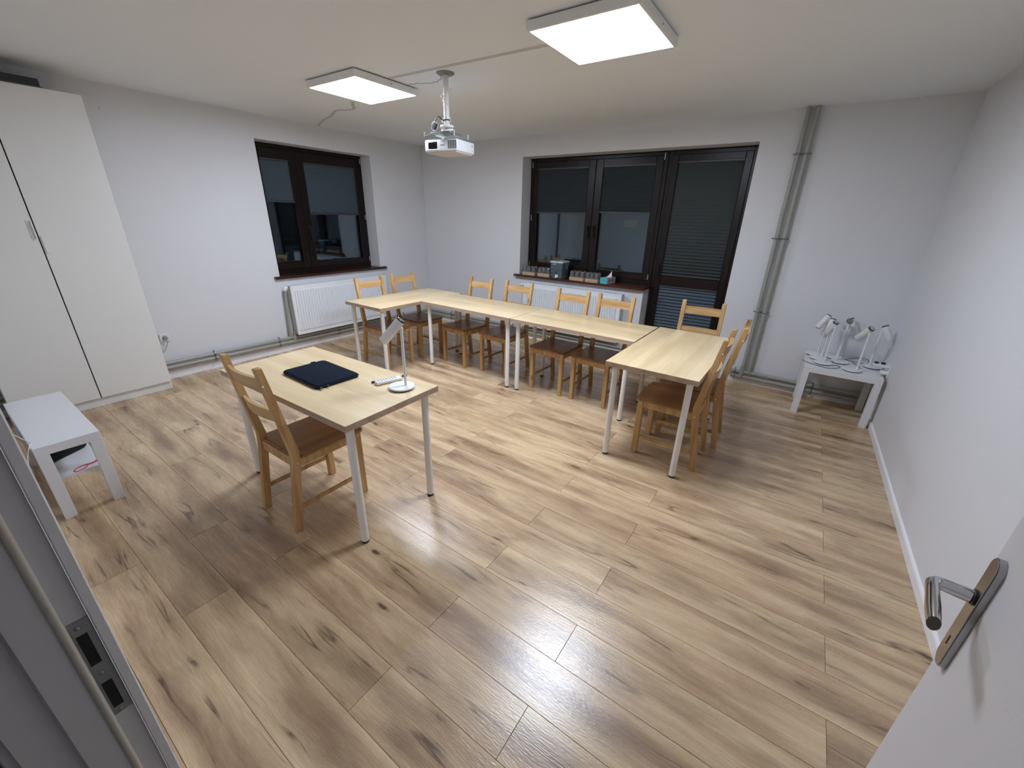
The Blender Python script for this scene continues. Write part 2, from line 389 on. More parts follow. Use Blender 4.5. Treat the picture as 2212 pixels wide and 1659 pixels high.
def blind(ax, a0, a1, z0, z1, d, fab, label, pitch=.02, amp0=.0006, amp1=.0035, group='pleated window blinds', power=1.5):
    s = -1 if ax == 0 else 1
    t = thing('pleated_blind', label, 'blind', ((a0+a1)/2, d, z0) if ax == 0 else (d, (a0+a1)/2, z0), 0, group)
    hw = (a1-a0)/2
    def P(u, v, z_): return (u, v*s, z_-z0) if ax == 0 else (v*s, u, z_-z0)
    def bx(nm, u0, u1, v0, v1, q0, q1, m, b=.002):
        bm = new(); p, q = P(u0, v0, q0), P(u1, v1, q1); box(bm, tuple(map(min, p, q)), tuple(map(max, p, q)), b); obj(nm, bm, m, t)
    bx('head_rail', -hw, hw, -.001, .022, z1-.022, z1, M['rail']); bx('bottom_rail', -hw, hw, .0, .020, z0, z0+.020, M['rail'])
    bm = new(); n = max(2, int((z1-z0-.042)/pitch)); prev = None
    for i in range(2*n+1):
        f = i/(2*n); z_ = z1-.022-f*(z1-z0-.042); amp = amp0+(amp1-amp0)*f**power; v = .010 + (amp if i % 2 else -amp)
        a = bm.verts.new(P(-hw+.002, v, z_)); b = bm.verts.new(P(hw-.002, v, z_))
        if prev: bm.faces.new((prev[0], prev[1], b, a))
        prev = (a, b)
    o = obj('pleated_fabric', bm, fab, t)
    sm = o.modifiers.new('thickness', 'SOLIDIFY'); sm.thickness = .0006
    for u in (-hw+.012, hw-.012):
        bm = new(); tube(bm, [P(u, .012, z1-.02), P(u, .012, z0+.02)], .0006, 5); obj('cord', bm, M['dark'], t)
    return t
# window in the left wall
w1 = sempty('window_1', (-.20, -1.652, .868))
def W1(bm, name, parent=w1, m=None, sm=None):
    bmesh.ops.translate(bm, vec=(.20, 1.652, -.868), verts=bm.verts); return obj(name, bm, m or M['frame'], parent, sm)
bm = new(); frame_rect(bm, 1, -2.372, -.932, .869, 2.304, .042, -.27, -.20, wb=.075); W1(bm, 'outer_frame')
for (ya, yb, ga, gb, hy) in ((-2.335, -1.846, -2.262, -1.935, None), (-1.842, -.972, -1.755, -1.052, -1.80)):
    bm = new()
    box(bm, (-.262, ya, .940), (-.192, ga, 2.262), .005); box(bm, (-.262, gb, .940), (-.192, yb, 2.262), .005)
    box(bm, (-.262, ga-.002, 2.150), (-.192, gb+.002, 2.262), .005); box(bm, (-.262, ga-.002, .940), (-.192, gb+.002, 1.018), .005)
    sash = W1(bm, 'sash')
    for dd in (0, .018):
        bm = new(); box(bm, (-.232-dd, ga, 1.015), (-.228-dd, gb, 2.155))
        bmesh.ops.translate(bm, vec=(.20, 1.652, -.868), verts=bm.verts); obj('pane', bm, M['glass'], sash)
    if hy:
        bm = new(); box(bm, (-.194, hy-.014, 1.37), (-.182, hy+.014, 1.45), .003); box(bm, (-.184, hy-.009, 1.40), (-.15, hy+.009, 1.42), .003); box(bm, (-.158, hy-.010, 1.28), (-.145, hy+.010, 1.425), .005)
        bmesh.ops.translate(bm, vec=(.20, 1.652, -.868), verts=bm.verts); obj('handle', bm, M['dark_metal'], sash)
bm = new()
for z_ in (1.0, 1.55, 2.24):
    box(bm, (-.198, -.968, z_-.03), (-.180, -.952, z_+.03), .003)
W1(bm, 'hinge', m=M['satin'])
bm = new(); box(bm, (-.199, -2.44, .872), (.042, -.842, .896), .006, seg=2); box(bm, (-.02, -2.44, .868), (.044, -.842, .880), .004); W1(bm, 'sill', m=M['sill_y'])
blind(1, -2.262, -1.935, 1.700, 2.160, -.215, M['blind_blue'], 'blue-grey pleated blind half lowered on the narrow left sash of the left-wall window')
blind(1, -1.756, -1.050, 1.575, 2.160, -.215, M['blind_blue'], 'wider blue-grey pleated blind half lowered on the right sash of the left-wall window')

# window and balcony door in the back wall
w2 = sempty('window_2', (2.67, .20, .852))
def W2(bm, name, parent=w2, m=None, sm=None):
    bmesh.ops.translate(bm, vec=(-2.67, -.20, -.852), verts=bm.verts); return obj(name, bm, m or M['frame'], parent, sm)
bm = new(); frame_rect(bm, 0, 1.804, 3.560, .853, 2.305, .045, .20, .27, wb=.09); W2(bm, 'outer_frame')
for (xa, xb, ga, gb, hx, za) in ((1.846, 2.722, 1.918, 2.632, 2.685, 1.03), (2.726, 3.518, 2.818, 3.438, 2.765, 1.012)):
    bm = new(); z0 = .935
    box(bm, (xa, .192, z0), (ga, .262, 2.262), .005); box(bm, (gb, .192, z0), (xb, .262, 2.262), .005)
    box(bm, (ga-.002, .192, 2.185), (gb+.002, .262, 2.262), .005); box(bm, (ga-.002, .192, z0), (gb+.002, .262, za), .005)
    sash = W2(bm, 'sash')
    for dd in (0, .018):
        bm = new(); box(bm, (ga, .228+dd, za-.003), (gb, .232+dd, 2.19))
        bmesh.ops.translate(bm, vec=(-2.67, -.20, -.852), verts=bm.verts); obj('pane', bm, M['glass'], sash)
    bm = new(); box(bm, (hx-.014, .182, 1.46), (hx+.014, .194, 1.54), .003); box(bm, (hx-.009, .15, 1.50), (hx+.009, .184, 1.52), .003); box(bm, (hx-.010, .143, 1.37), (hx+.010, .157, 1.525), .005)
    bmesh.ops.translate(bm, vec=(-2.67, -.20, -.852), verts=bm.verts); obj('handle', bm, M['dark_metal'], sash)
bm = new()
for x_, z_ in ((1.842, 2.23), (1.842, 1.6), (1.842, 1.0), (3.522, .98), (3.522, 2.25)): box(bm, (x_-.007, .180, z_-.035), (x_+.007, .199, z_+.035), .003)
W2(bm, 'hinge', m=M['satin'])
# sill board with a rounded corner at the door side
bm = new(); poly = [(1.745, .199), (1.745, -.060), (1.75, -.068), (3.52, -.068), (3.55, -.060), (3.566, -.035), (3.566, .199)]
prism(bm, poly, 2, .853, .878); W2(bm, 'sill', m=M['sill'])
d2 = sempty('door_2', (3.99, .20, 0))
def D2(bm, name, parent=d2, m=None): bmesh.ops.translate(bm, vec=(-3.99, -.20, 0), verts=bm.verts); return obj(name, bm, m or M['frame'], parent)
bm = new(); frame_rect(bm, 0, 3.563, 4.423, .001, 2.305, .05, .20, .27, wb=.05); D2(bm, 'outer_frame')
bm = new()
for (q0, q1) in (((3.600, .055), (3.672, 2.262)), ((4.305, .055), (4.375, 2.262))): box(bm, (q0[0], .190, q0[1]), (q1[0], .262, q1[1]), .005)
for z0, z1 in ((.055, .165), (.905, 1.015), (2.195, 2.262)): box(bm, (3.670, .190, z0), (4.307, .262, z1), .005)
leaf = D2(bm, 'leaf')
for z0, z1 in ((.162, .908), (1.012, 2.198)):
    for dd in (0, .018):
        bm = new(); box(bm, (3.67, .228+dd, z0), (4.307, .232+dd, z1)); bmesh.ops.translate(bm, vec=(-3.99, -.20, 0), verts=bm.verts); obj('pane', bm, M['glass'], leaf)
bm = new(); box(bm, (3.622, .180, 1.08), (3.650, .192, 1.18), .003); box(bm, (3.627, .15, 1.12), (3.645, .182, 1.14), .003); box(bm, (3.625, .143, 1.00), (3.645, .157, 1.145), .005)
bmesh.ops.translate(bm, vec=(-3.99, -.20, 0), verts=bm.verts); obj('handle', bm, M['dark_metal'], leaf)
blind(0, 1.918, 2.632, 1.660, 2.192, .215, M['blind_grey'], 'dark grey pleated blind half lowered on the left pane of the back-wall window')
blind(0, 2.818, 3.438, 1.675, 2.192, .215, M['blind_grey'], 'dark grey pleated blind half lowered on the middle pane, beside the balcony door')
blind(0, 3.672, 4.305, 1.018, 2.200, .215, M['blind_door'], 'long grey pleated blind fully lowered over the upper glass of the balcony door', .034, .0001, .0095, power=2.6)
blind(0, 3.672, 4.305, .168, .905, .215, M['blind_low'], 'slate blue pleated blind covering the lower glass of the balcony door', .036, .010, .012)

# ------------------------------------------------------------ entrance door and its frame
XJ = 4.40
tr = sempty('trim_1', (XJ, -4.87, 0))
def TR(bm, name, m, parent=tr, sm=None): bmesh.ops.translate(bm, vec=(-XJ, 4.87, 0), verts=bm.verts); return obj(name, bm, m, parent, sm)
bm = new()   # jamb lining: latch side, head, hinge side
prism(bm, [(4.386, -4.8475), (4.400, -4.8475), (4.400, -4.8685), (4.412, -4.8685), (4.412, -4.908), (4.400, -4.912), (4.400, -4.950), (4.386, -4.950)], 2, 0.001, 2.045)
prism(bm, [(5.334, -4.8475), (5.318, -4.8475), (5.318, -4.8685), (5.306, -4.8685), (5.306, -4.950), (5.334, -4.950)], 2, 0.001, 2.045)
box(bm, (4.386, -4.950, 2.045), (5.334, -4.8475, 2.059)); TR(bm, 'jamb_lining', M['jamb'])
for nm, (xa, xb) in (('casing', (4.325, 4.407)), ('casing', (5.330, 5.395))):
    bm = new(); box(bm, (xa, -4.8470, .001), (xb, -4.8350, 2.10), .0015); TR(bm, nm, M['base'])
bm = new(); box(bm, (4.408, -4.8470, 2.04), (5.329, -4.8350, 2.10), .0015); TR(bm, 'casing', M['base'])
bm = new(); box(bm, (4.31, -4.962, .001), (4.39, -4.9475, 2.10), .002); TR(bm, 'casing', M['jamb'])
bm = new(); tube(bm, [(4.4118, -4.8722, .002), (4.4118, -4.8722, 2.04)], .0046, 12); TR(bm, 'gasket', M['gasket'], sm=50)
bm = new(); box(bm, (4.3995, -4.8672, .958), (4.4012, -4.8478, 1.135), .0004); sp = TR(bm, 'strike_plate', M['steel'])
for z0, z1 in ((1.058, 1.112), (.972, 1.022)):
    bm = new(); box(bm, (4.4005, -4.8652, z0), (4.4018, -4.8545, z1)); bmesh.ops.translate(bm, vec=(-XJ, 4.87, 0), verts=bm.verts); obj('bolt_hole', bm, M['dark'], sp)
for z_ in (1.124, 1.040, .964):
    bm = new(); lathe(bm, [(0, .0012), (.0025, .0010), (.0033, 0)], 12, Matrix.Translation((4.4012, -4.8600, z_)) @ Matrix.Rotation(PI/2, 4, 'Y'))
    bmesh.ops.translate(bm, vec=(-XJ, 4.87, 0), verts=bm.verts); obj('screw', bm, M['satin'], sp)
# the open leaf; local frame: +x runs from hinge to latch edge, +y is the face seen from inside the doorway
hx, hy, fx, fy = 5.300, -4.835, 5.409, -3.975
ang = math.atan2(fy-hy, fx-hx); LW = math.hypot(fx-hx, fy-hy)
dr = struct(bpy.data.objects.new('door_1', None)); COL.objects.link(dr); dr.location = (hx, hy, 0); dr.rotation_euler = (0, 0, ang)
bm = new(); box(bm, (.0, -.040, .008), (LW, 0, 2.03), .0012); obj('leaf', bm, M['door'], dr)
def stadium(cx, cz, w, h, n=10):
    r = w/2; out = []
    for k in range(n+1): a = PI*k/n; out.append((cx+r*math.cos(a), cz+h/2-r+r*math.sin(a)))
    for k in range(n+1): a = PI+PI*k/n; out.append((cx+r*math.cos(a), cz-h/2+r+r*math.sin(a)))
    return out
pc = LW-.045
bm = new(); poly = stadium(pc, 1.028, .040, .235); prism(bm, [(u, v) for u, v in poly], 1, 0.0003, .0085)
poly2 = stadium(pc, 1.028, .036, .231); prism(bm, poly2, 1, .008, .0102); hp = obj('handle_plate', bm, M['satin'], dr, 40)
bm = new(); lathe(bm, [(.0135, 0), (.0135, .0022), (.0115, .0035), (.0115, .004)], 24, Matrix.Translation((pc, .0102, 1.065)) @ Matrix.Rotation(-PI/2, 4, 'X')); obj('rose', bm, M['black'], hp, 40)
bm = new()
sec = lambda c, ax1, ax2, a, b, n=16: [bm.verts.new(Vector(c)+Vector(ax1)*a*math.cos(2*PI*k/n)+Vector(ax2)*b*math.sin(2*PI*k/n)) for k in range(n)]
rings = [sec((pc, .0135, 1.065), (1, 0, 0), (0, 0, 1), .0090, .0120), sec((pc, .020, 1.065), (1, 0, 0), (0, 0, 1), .0085, .0125), sec((pc, .046, 1.065), (1, 0, 0), (0, 0, 1), .0080, .0115), sec((pc-.001, .054, 1.065), (.8, .6, 0), (0, 0, 1), .0095, .0110),
         sec((pc-.008, .060, 1.065), (.2, .98, 0), (0, 0, 1), .0085, .0115), sec((pc-.03, .0605, 1.065), (0, 1, 0), (0, 0, 1), .0085, .0130), sec((pc-.075, .061, 1.064), (0, 1, 0), (0, 0, 1), .0092, .0140), sec((pc-.108, .061, 1.063), (.25, .97, 0), (0, 0, 1), .0080, .0130)]
for a, b in zip(rings[:-1], rings[1:]):
    for k in range(16): bm.faces.new((a[k], a[(k+1) % 16], b[(k+1) % 16], b[k]))
bm.faces.new(rings[0]); bm.faces.new(rings[-1]); obj('lever', bm, M['chrome'], hp, 50)
bm = new(); prism(bm, stadium(pc, .966, .0045, .020, 6), 1, .0100, .0106); obj('keyhole', bm, M['dark'], hp)
bm = new()
for z_ in (.25, 1.0, 1.8): tube(bm, [(-.004, .004, z_-.04), (-.004, .004, z_+.04)], .007, 10)
obj('hinge', bm, M['satin'], dr, 40)

# ------------------------------------------------------------ ceiling lights
def ceiling_light(x, y, label):
    t = thing('ceiling_light', label, 'light', (x, y, H-.052), .0026, 'square LED ceiling panels')
    h = .2975
    bm = new(); box(bm, (-h+.02, -h+.02, .047), (h-.02, h-.02, .0518)); obj('mounting_frame', bm, M['dark'], t)
    bm = new()
    for a in range(4):
        R_ = Matrix.Rotation(a*PI/2, 4, 'Z'); box(bm, (-h, -h, 0.0), (h-.016, -h+.016, .044), .0015, R_)
    box(bm, (-h+.01, -h+.01, .040), (h-.01, h-.01, .0455)); obj('housing', bm, M['white_metal'], t)
    bm = new(); box(bm, (-h+.015, -h+.015, .003), (h-.015, h-.015, .006)); obj('diffuser', bm, M['led'], t)
    bm = new(); tube(bm, [(h, .02, .02), (h+.003, .02, .02)], .004, 8); obj('screw', bm, M['satin'], t)
ceiling_light(1.8892, -2.394, 'square white LED panel on the ceiling, farther one near the projector')
ceiling_light(3.8913, -2.390, 'square white LED panel on the ceiling, nearer and larger in view, on the right')
# painted-over cables on the ceiling
def ribbon(name, label, pts, wdt, m=None, wav=0):
    bm = new(); P = [Vector((p[0], p[1], H-.0005)) for p in curve_pts([(*p, 0) for p in pts], 10)]; prev = None
    for i, p in enumerate(P):
        t = (P[min(i+1, len(P)-1)]-P[max(i-1, 0)]).normalized(); n = Vector((-t.y, t.x, 0))
        c = p + n*wav*math.sin(i*1.1)
        ring = [bm.verts.new(c+n*wdt/2), bm.verts.new(c+n*wdt*.3-Vector((0, 0, .005))), bm.verts.new(c-n*wdt*.3-Vector((0, 0, .005))), bm.verts.new(c-n*wdt/2)]
        if prev:
            for k in range(3): bm.faces.new((prev[k], prev[k+1], ring[k+1], ring[k]))
            bm.faces.new((prev[3], prev[0], ring[0], ring[3]))
        else: bm.faces.new(ring)
        prev = ring
    bm.faces.new(list(reversed(prev)))
    return tag(obj(name, bm, m or M['greycable'], smooth=60), label, 'cable')
ribbon('ceiling_cable', 'flat grey cable run on the ceiling between the two light panels', [(2.19, -2.391), (2.8, -2.37), (3.45, -2.346), (3.594, -2.345)], .034)
ribbon('ceiling_cable', 'thin pale cables on the ceiling from the far light to the projector mount', [(2.190, -2.21), (2.28, -2.195), (2.40, -2.15), (2.52, -2.19), (2.58, -2.245)], .012, wav=.006)
ribbon('ceiling_cable', 'wavy grey cable on the ceiling from the far light to the left wall', [(1.34, -2.093), (1.24, -2.03), (1.12, -1.93), (1.02, -1.93), (.90, -1.97), (.62, -1.85), (.34, -1.76), (.004, -1.615)], .026, wav=.003)

# ------------------------------------------------------------ projector
def projector():
    t = thing('projector', 'white ceiling projector with dark lens window and side vent, hanging on a white pole', 'projector', (2.523, -2.115, 2.101-.043), .15)
    w_, d_, h_ = .149, .127, .086
    bm = new(); box(bm, (-w_, -d_, .004), (w_, d_, h_), .012, seg=3)
    poly = [(-w_+.012, -d_+.03), (w_-.03, -d_+.012), (w_-.006, d_-.03), (w_-.03, d_-.006), (-w_+.03, d_-.006), (-w_+.006, -.02)]
    body = obj('body', bm, M['proj'], t, 35)
    bm = new(); box(bm, (-w_+.012, -d_+.010, -.006), (w_-.010, d_-.012, .010), .008, seg=2); obj('underside', bm, M['projlow'], t, 40)
    bm = new(); box(bm, (-.116, -d_-.002, .020), (-.030, -d_+.01, .072), .006, seg=2); obj('lens_window', bm, M['darkglass'], t, 35)
    bm = new(); box(bm, (-.124, -d_-.006, .013), (-.028, -d_+.004, .019), .002); obj('lens_lip', bm, M['proj'], t)
    bm = new()
    for i in range(5):
        for j in range(6): box(bm, (.068+i*.016, -d_-.0008, .022+j*.0092), (.079+i*.016, -d_+.002, .0285+j*.0092))
    o = obj('vent_slots', bm, M['dark'], t); o['kind'] = 'stuff'
    me = text_mesh('EPSON', .013); o = bpy.data.objects.new('lettering', me); COL.objects.link(o); me.materials.append(M['grey']); o.parent = t; o.location = (.018, -d_-.0006, .045); o.rotation_euler = (PI/2, 0, 0)
    bm = new(); box(bm, (w_-.002, d_-.045, .055), (w_+.0006, d_-.030, .066), .001); obj('side_badge', bm, M['grey'], t)
    bm = new(); box(bm, (w_-.002, d_-.04, .022), (w_+.0006, d_-.034, .028)); obj('side_badge', bm, M['grey'], t)
    for x_ in (-.11, -.045):
        bm = new(); box(bm, (x_, -d_+.004, .085), (x_+.028, -d_+.012, .0875), .001); obj('focus_slider', bm, M['grey'], t)
    m = thing('projector_mount', 'white ceiling pole mount with round plate holding the projector, cables wound around it', 'mount', (2.641, -2.268, H), 0)
    bm = new(); lathe(bm, [(0, -.0005), (.062, -.0005), (.064, -.004), (.050, -.012), (.024, -.016), (0, -.016)], 32); obj('ceiling_plate', bm, M['grey'], m, 40)
    bm = new(); tube(bm, [(0, 0, -.014), (0, 0, -.33)], .0205, 24); obj('pole', bm, M['white_metal'], m, 40)
    bm = new(); lathe(bm, [(0, 0), (.045, 0), (.050, -.006), (.050, -.014), (.040, -.020), (0, -.020)], 28, Matrix.Translation((0, 0, -.318))); lathe(bm, [(0, 0), (.046, 0), (.046, -.012), (0, -.012)], 28, Matrix.Translation((0, .003, -.342)) @ Matrix.Rotation(.12, 4, 'X'))
    obj('swivel', bm, M['white_metal'], m, 40)
    bm = new(); Rz = Matrix.Translation((-.06, .07, 0)) @ Matrix.Rotation(.15, 4, 'Z')
    box(bm, (-.09, -.10, -.372), (.09, .05, -.356), .003, Rz)
    for (xa, ya) in ((-.13, -.115), (.13, -.11), (.12, .10), (-.12, .10)):
        q0 = Rz @ Vector((xa*.5, ya*.4, -.365)); q1 = Rz @ Vector((xa, ya, -.385)); tube(bm, [q0, q1], .006, 8); tube(bm, [q1+Vector((0, 0, .03)), q1+Vector((0, 0, -.006))], .0045, 8)
    obj('bracket', bm, M['steel'], m, 30)
    bm = new(); pts = []
    for i in range(60):
        f = i/59; a = f*2*PI*1.6+2.2; rr = .026+.012*math.sin(f*9); pts.append((rr*math.cos(a), rr*math.sin(a), -.10-f*.235))
    tube(bm, pts, .0032, 6)
    pts = []
    for i in range(60):
        f = i/59; a = -f*2*PI*1.3+.4; rr = .027+.010*math.sin(f*7+1); pts.append((rr*math.cos(a), rr*math.sin(a), -.09-f*.25))
    tube(bm, pts, .0030, 6); obj('white_cable', bm, M['white_metal'], m, 60)
    bm = new(); tube(bm, curve_pts([(.02, -.02, -.285), (-.02, -.025, -.285), (-.05, -.03, -.262), (-.075, -.03, -.27), (-.098, -.03, -.30)], 6), .0035, 8)
    tube(bm, [(.022*math.cos(a), .022*math.sin(a), -.285) for a in [k*2*PI/16 for k in range(17)]], .004, 6); obj('black_cable', bm, M['black'], m, 60)
    bm = new(); lathe(bm, [(0, .012), (.022, .010), (.024, 0), (.022, -.010), (0, -.012)], 24, Matrix.Translation((-.098, -.03, -.318)) @ Matrix.Rotation(PI/2, 4, 'X')); obj('cable_hub', bm, M['black'], m, 40)
    bm = new(); tube(bm, [(-.098+.028*math.cos(a), -.03, -.320+.028*math.sin(a)) for a in [.6+k*2*PI*.9/20 for k in range(21)]], .0035, 8); obj('hook_ring', bm, M['white_metal'], m, 60)
projector()

# ------------------------------------------------------------ radiators and pipes
def radiator(ax, a0, a1, label, valve_left=True):
    L = a1-a0; c = (a0+a1)/2
    # local frame: +x along the wall (left to right seen from the room), +y away from the wall
    loc = (0, c, 0) if ax == 1 else (c, 0, 0); rz = PI/2*3 if ax == 1 else PI
    t = thing('radiator', label, 'radiator', loc, rz, 'white panel radiators')
    flip = -1
    h = L/2; z0, z1 = .198, .788
    bm = new(); box(bm, (-h, .118, z0), (h, .126, z1), .002)
    n = int((L-.06)/.0333)
    for i in range(n):
        x = -n*.0333/2+.0333*(i+.5)
        box(bm, (x-.0098, .122, z0+.052), (x+.0098, .141, z1-.05), .0045)
    obj('front_panel', bm, M['rad'], t)
    bm = new(); box(bm, (-h, .040, z0), (h, .050, z1-.004), .002); obj('back_panel', bm, M['rad'], t)
    for s in (-1, 1):
        bm = new(); box(bm, (s*h-.0015, .038, z0+.01), (s*h+.0015, .119, z1+.001), .0005); obj('side_cover', bm, M['rad_side'], t)
    bm = new()
    for i in range(int(L/.02)): box(bm, (-h+.01+i*.02, .05, z1-.003), (-h+.018+i*.02, .118, z1))
    box(bm, (-h, .044, z1-.006), (h, .054, z1+.001)); box(bm, (-h, .112, z1-.006), (h, .120, z1+.001)); obj('top_grille', bm, M['rad'], t)
    for x in (-h+.2, h-.2):
        bm = new(); box(bm, (x-.02, .001, .3), (x+.02, .040, .7), .002); obj('wall_bracket', bm, M['rad_side'], t)
    return t
radiator(1, -2.338, -.945, 'white panel radiator under the left-wall window')
radiator(0, 1.958, 3.345, 'white panel radiator under the back-wall window sill')
def clamp(pts, axis, parent):
    """two chrome rings round neighbouring pipes joined by a bolt"""
    bm = new()
    for p in pts:
        n = 20; ring = []
        for k in range(n+1):
            a = 2*PI*k/n; u, v = .0245*math.cos(a), .0245*math.sin(a)
            off = {0: (0, u, v), 1: (u, 0, v), 2: (u, v, 0)}[axis]; ring.append(Vector(p)+Vector(off))
        tube(bm, ring, .0058, 8)
    a, b = Vector(pts[0]), Vector(pts[-1]); d = (a-b).normalized()
    tube(bm, [a+d*.038, a+d*.022], .006, 8); tube(bm, [b-d*.038, b-d*.022], .006, 8); m_ = (a+b)/2; tube(bm, [m_-d*.008, m_+d*.008], .007, 8)
    obj('clamp', bm, M['clampmetal'], parent, 50)
def zA(y): return .145+(-y)*.0085
def zAl(y): return .094+(-y)*.0095
hp1 = thing('heating_pipes', 'pair of grey heating pipes running low along the left wall above the skirting', 'pipes', (0, 0, 0), 0)
PR = .0185
bm = new(); tube(bm, [(.052, -4.80, zA(-4.8)), (.052, -.052, zA(-.052))], PR, 16); obj('pipe', bm, M['pipe'], hp1, 60)
bm = new(); tube(bm, [(.052, -4.80, zAl(-4.8)), (.052, -.052, zAl(-.052))], PR, 16); obj('pipe', bm, M['pipe'], hp1, 60)
for y in (-3.235, -2.545, -1.75, -.62): clamp([(.052, y, zA(y)), (.052, y, zAl(y))], 1, hp1)
bm = new(); tube(bm, curve_pts([(.062, -2.402, .17), (.062, -2.396, .30), (.062, -2.376, .70), (.062, -2.372, .745)], 4), .0135, 14); obj('feed_pipe', bm, M['pipe'], hp1, 60)
bm = new(); tube(bm, curve_pts([(.062, -2.372, .735), (.062, -2.370, .752), (.064, -2.362, .764), (.068, -2.348, .767), (.072, -2.3405, .767)], 5), .021, 14); obj('feed_elbow', bm, M['white_metal'], hp1, 60)
bm = new(); tube(bm, [(.062, -2.362, .10), (.062, -2.362, .19)], .0125, 12); tube(bm, [(.062, -2.362, .12), (.062, -2.362, .15)], .017, 12); obj('return_pipe', bm, M['pipe'], hp1, 60)
bm = new(); tube(bm, [(.062, -2.362, .188), (.062, -2.362, .215)], .015, 8); tube(bm, [(.062, -2.372, .222), (.064, -2.3405, .226)], .012, 10); obj('return_valve', bm, M['chrome'], hp1, 40)
def zB(x): return .1446-x*.0028
def zBl(x): return .0935-x*.0035
hp2 = thing('heating_pipes', 'grey heating pipes along the back wall with two tall risers beside the balcony door', 'pipes', (0, 0, 0), 0)
for zf in (zB, zBl):
    bm = new(); tube(bm, [(.075, -.052, zf(0)), (B['xs']-.02, -.052, zf(3.5))], PR, 16); obj('pipe', bm, M['pipe'], hp2, 60)
    bm = new(); tube(bm, [(4.645, -.052, zf(4.6)), (WX-.02, -.052, zf(5.8))], PR, 16); obj('pipe', bm, M['pipe'], hp2, 60)
bm = new(); tube(bm, [(4.648, -.052, zB(4.6)), (4.648, -.052, zBl(4.6))], PR, 16); obj('pipe_bend', bm, M['pipe'], hp2, 60)
for x in (.55, 1.25, 1.75, 2.35, 3.0, 5.375): clamp([(x, -.052, zB(x)), (x, -.052, zBl(x))], 0, hp2)
clamp([(4.680, -.052, zB(4.68)), (4.680, -.052, zBl(4.68))], 0, hp2)
bm = new(); tube(bm, curve_pts([(4.745, -.052, zBl(4.7)+.004), (4.745, -.056, .20), (4.748, -.052, .26), (4.750, -.052, 1.2), (4.752, -.052, H-.002)], 6), .0185, 16); obj('riser', bm, M['pipe'], hp2, 60)
bm = new(); tube(bm, [(4.745, -.054, .075), (4.745, -.054, .19)], .024, 14); obj('pipe_coupling', bm, M['pipe'], hp2, 60)
bm = new(); tube(bm, curve_pts([(4.810, -.052, zB(4.8)+.004), (4.810, -.052, .6), (4.812, -.052, 1.4), (4.814, -.052, H-.002)], 4), .0205, 16); obj('riser', bm, M['pipe'], hp2, 60)
for z in (2.18, 1.478, .78): clamp([(4.751, -.052, z), (4.813, -.052, z)], 2, hp2)
# radiator feed at the left end of the back-wall radiator
hv = thing('radiator_valve', 'white thermostat valve at the top left corner of the back-wall radiator', 'valve', (1.93, -.075, .75), 0)
bm = new(); lathe(bm, [(0, 0), (.018, 0), (.021, .012), (.021, .045), (.015, .055), (0, .056)], 20, Matrix.Rotation(-PI/2, 4, 'Y')); obj('knob', bm, M['white_metal'], hv, 40)
bm = new(); tube(bm, [(0, 0, 0), (.024, 0, 0)], .011, 10); tube(bm, [(-.01, 0, 0), (-.01, 0, -.60)], .010, 10); obj('tail', bm, M['white_metal'], hv, 40)

# ------------------------------------------------------------ tables
def leg_round(x, y, top, parent, r=.0205):
    bm = new(); lathe(bm, [(0, top), (r, top), (r, .014), (r-.002, .013), (0, .013)], 20, Matrix.Translation((x, y, 0))); lg = obj('leg', bm, M['white_metal'], parent, 40)
    bm = new(); lathe(bm, [(0, .0132), (r-.003, .0132), (r+.0006, .010), (r-.001, .001), (0, .0005)], 20, Matrix.Translation((x, y, 0))); obj('foot_cap', bm, M['black'], lg, 40)
    bm = new(); box(bm, (x-.04, y-.04, top-.0035), (x+.04, y+.04, top-.0005), .001); obj('mounting_plate', bm, M['steel'], lg)
def table(name, label, x, y, rz, group='oak-effect tables on white round legs'):
    t = thing(name, label, 'table', (x, y, 0), rz, group); TL, TW, TH, th = 1.198, .598, .73, .034
    bm = new(); box(bm, (-TL/2, -TW/2, TH-th), (TL/2, TW/2, TH), .0012)
    o = obj('tabletop', bm, [M['oak'], M['oak_edge']], t)
    for p in o.data.polygons:
        if abs(p.normal.z) < .5: p.material_index = 1
    for i in (-1, 1):
        for j in (-1, 1): leg_round(i*(TL/2-.056), j*(TW/2-.056), TH-th, t)
    return t
t0 = table('desk', 'oak-effect teacher desk nearest the camera with laptop sleeve and lamp on it', 2.923, -3.6552, .019, None)
t0['category'] = 'desk'
def tb(label, x, y, rz): return dup(t0, (x, y, 0), rz, label, 'oak-effect tables joined in a U')
def table_named(*a):
    r = tb(*a); r.name = 'table'; r['category'] = 'table'; return r
table_named('oak-effect table forming the left end of the U, parallel to the left wall', 1.3805, -1.6688, -.017-PI/2)
table_named('left of the two middle oak-effect tables of the U, facing plain wall', 2.2850, -1.4436, -.0208)
table_named('right of the two middle oak-effect tables of the U, before the radiator', 3.4880, -1.4592, -.0114)
table_named('oak-effect table forming the right end of the U, by the balcony door', 4.3935, -1.744, -.0128+PI/2)

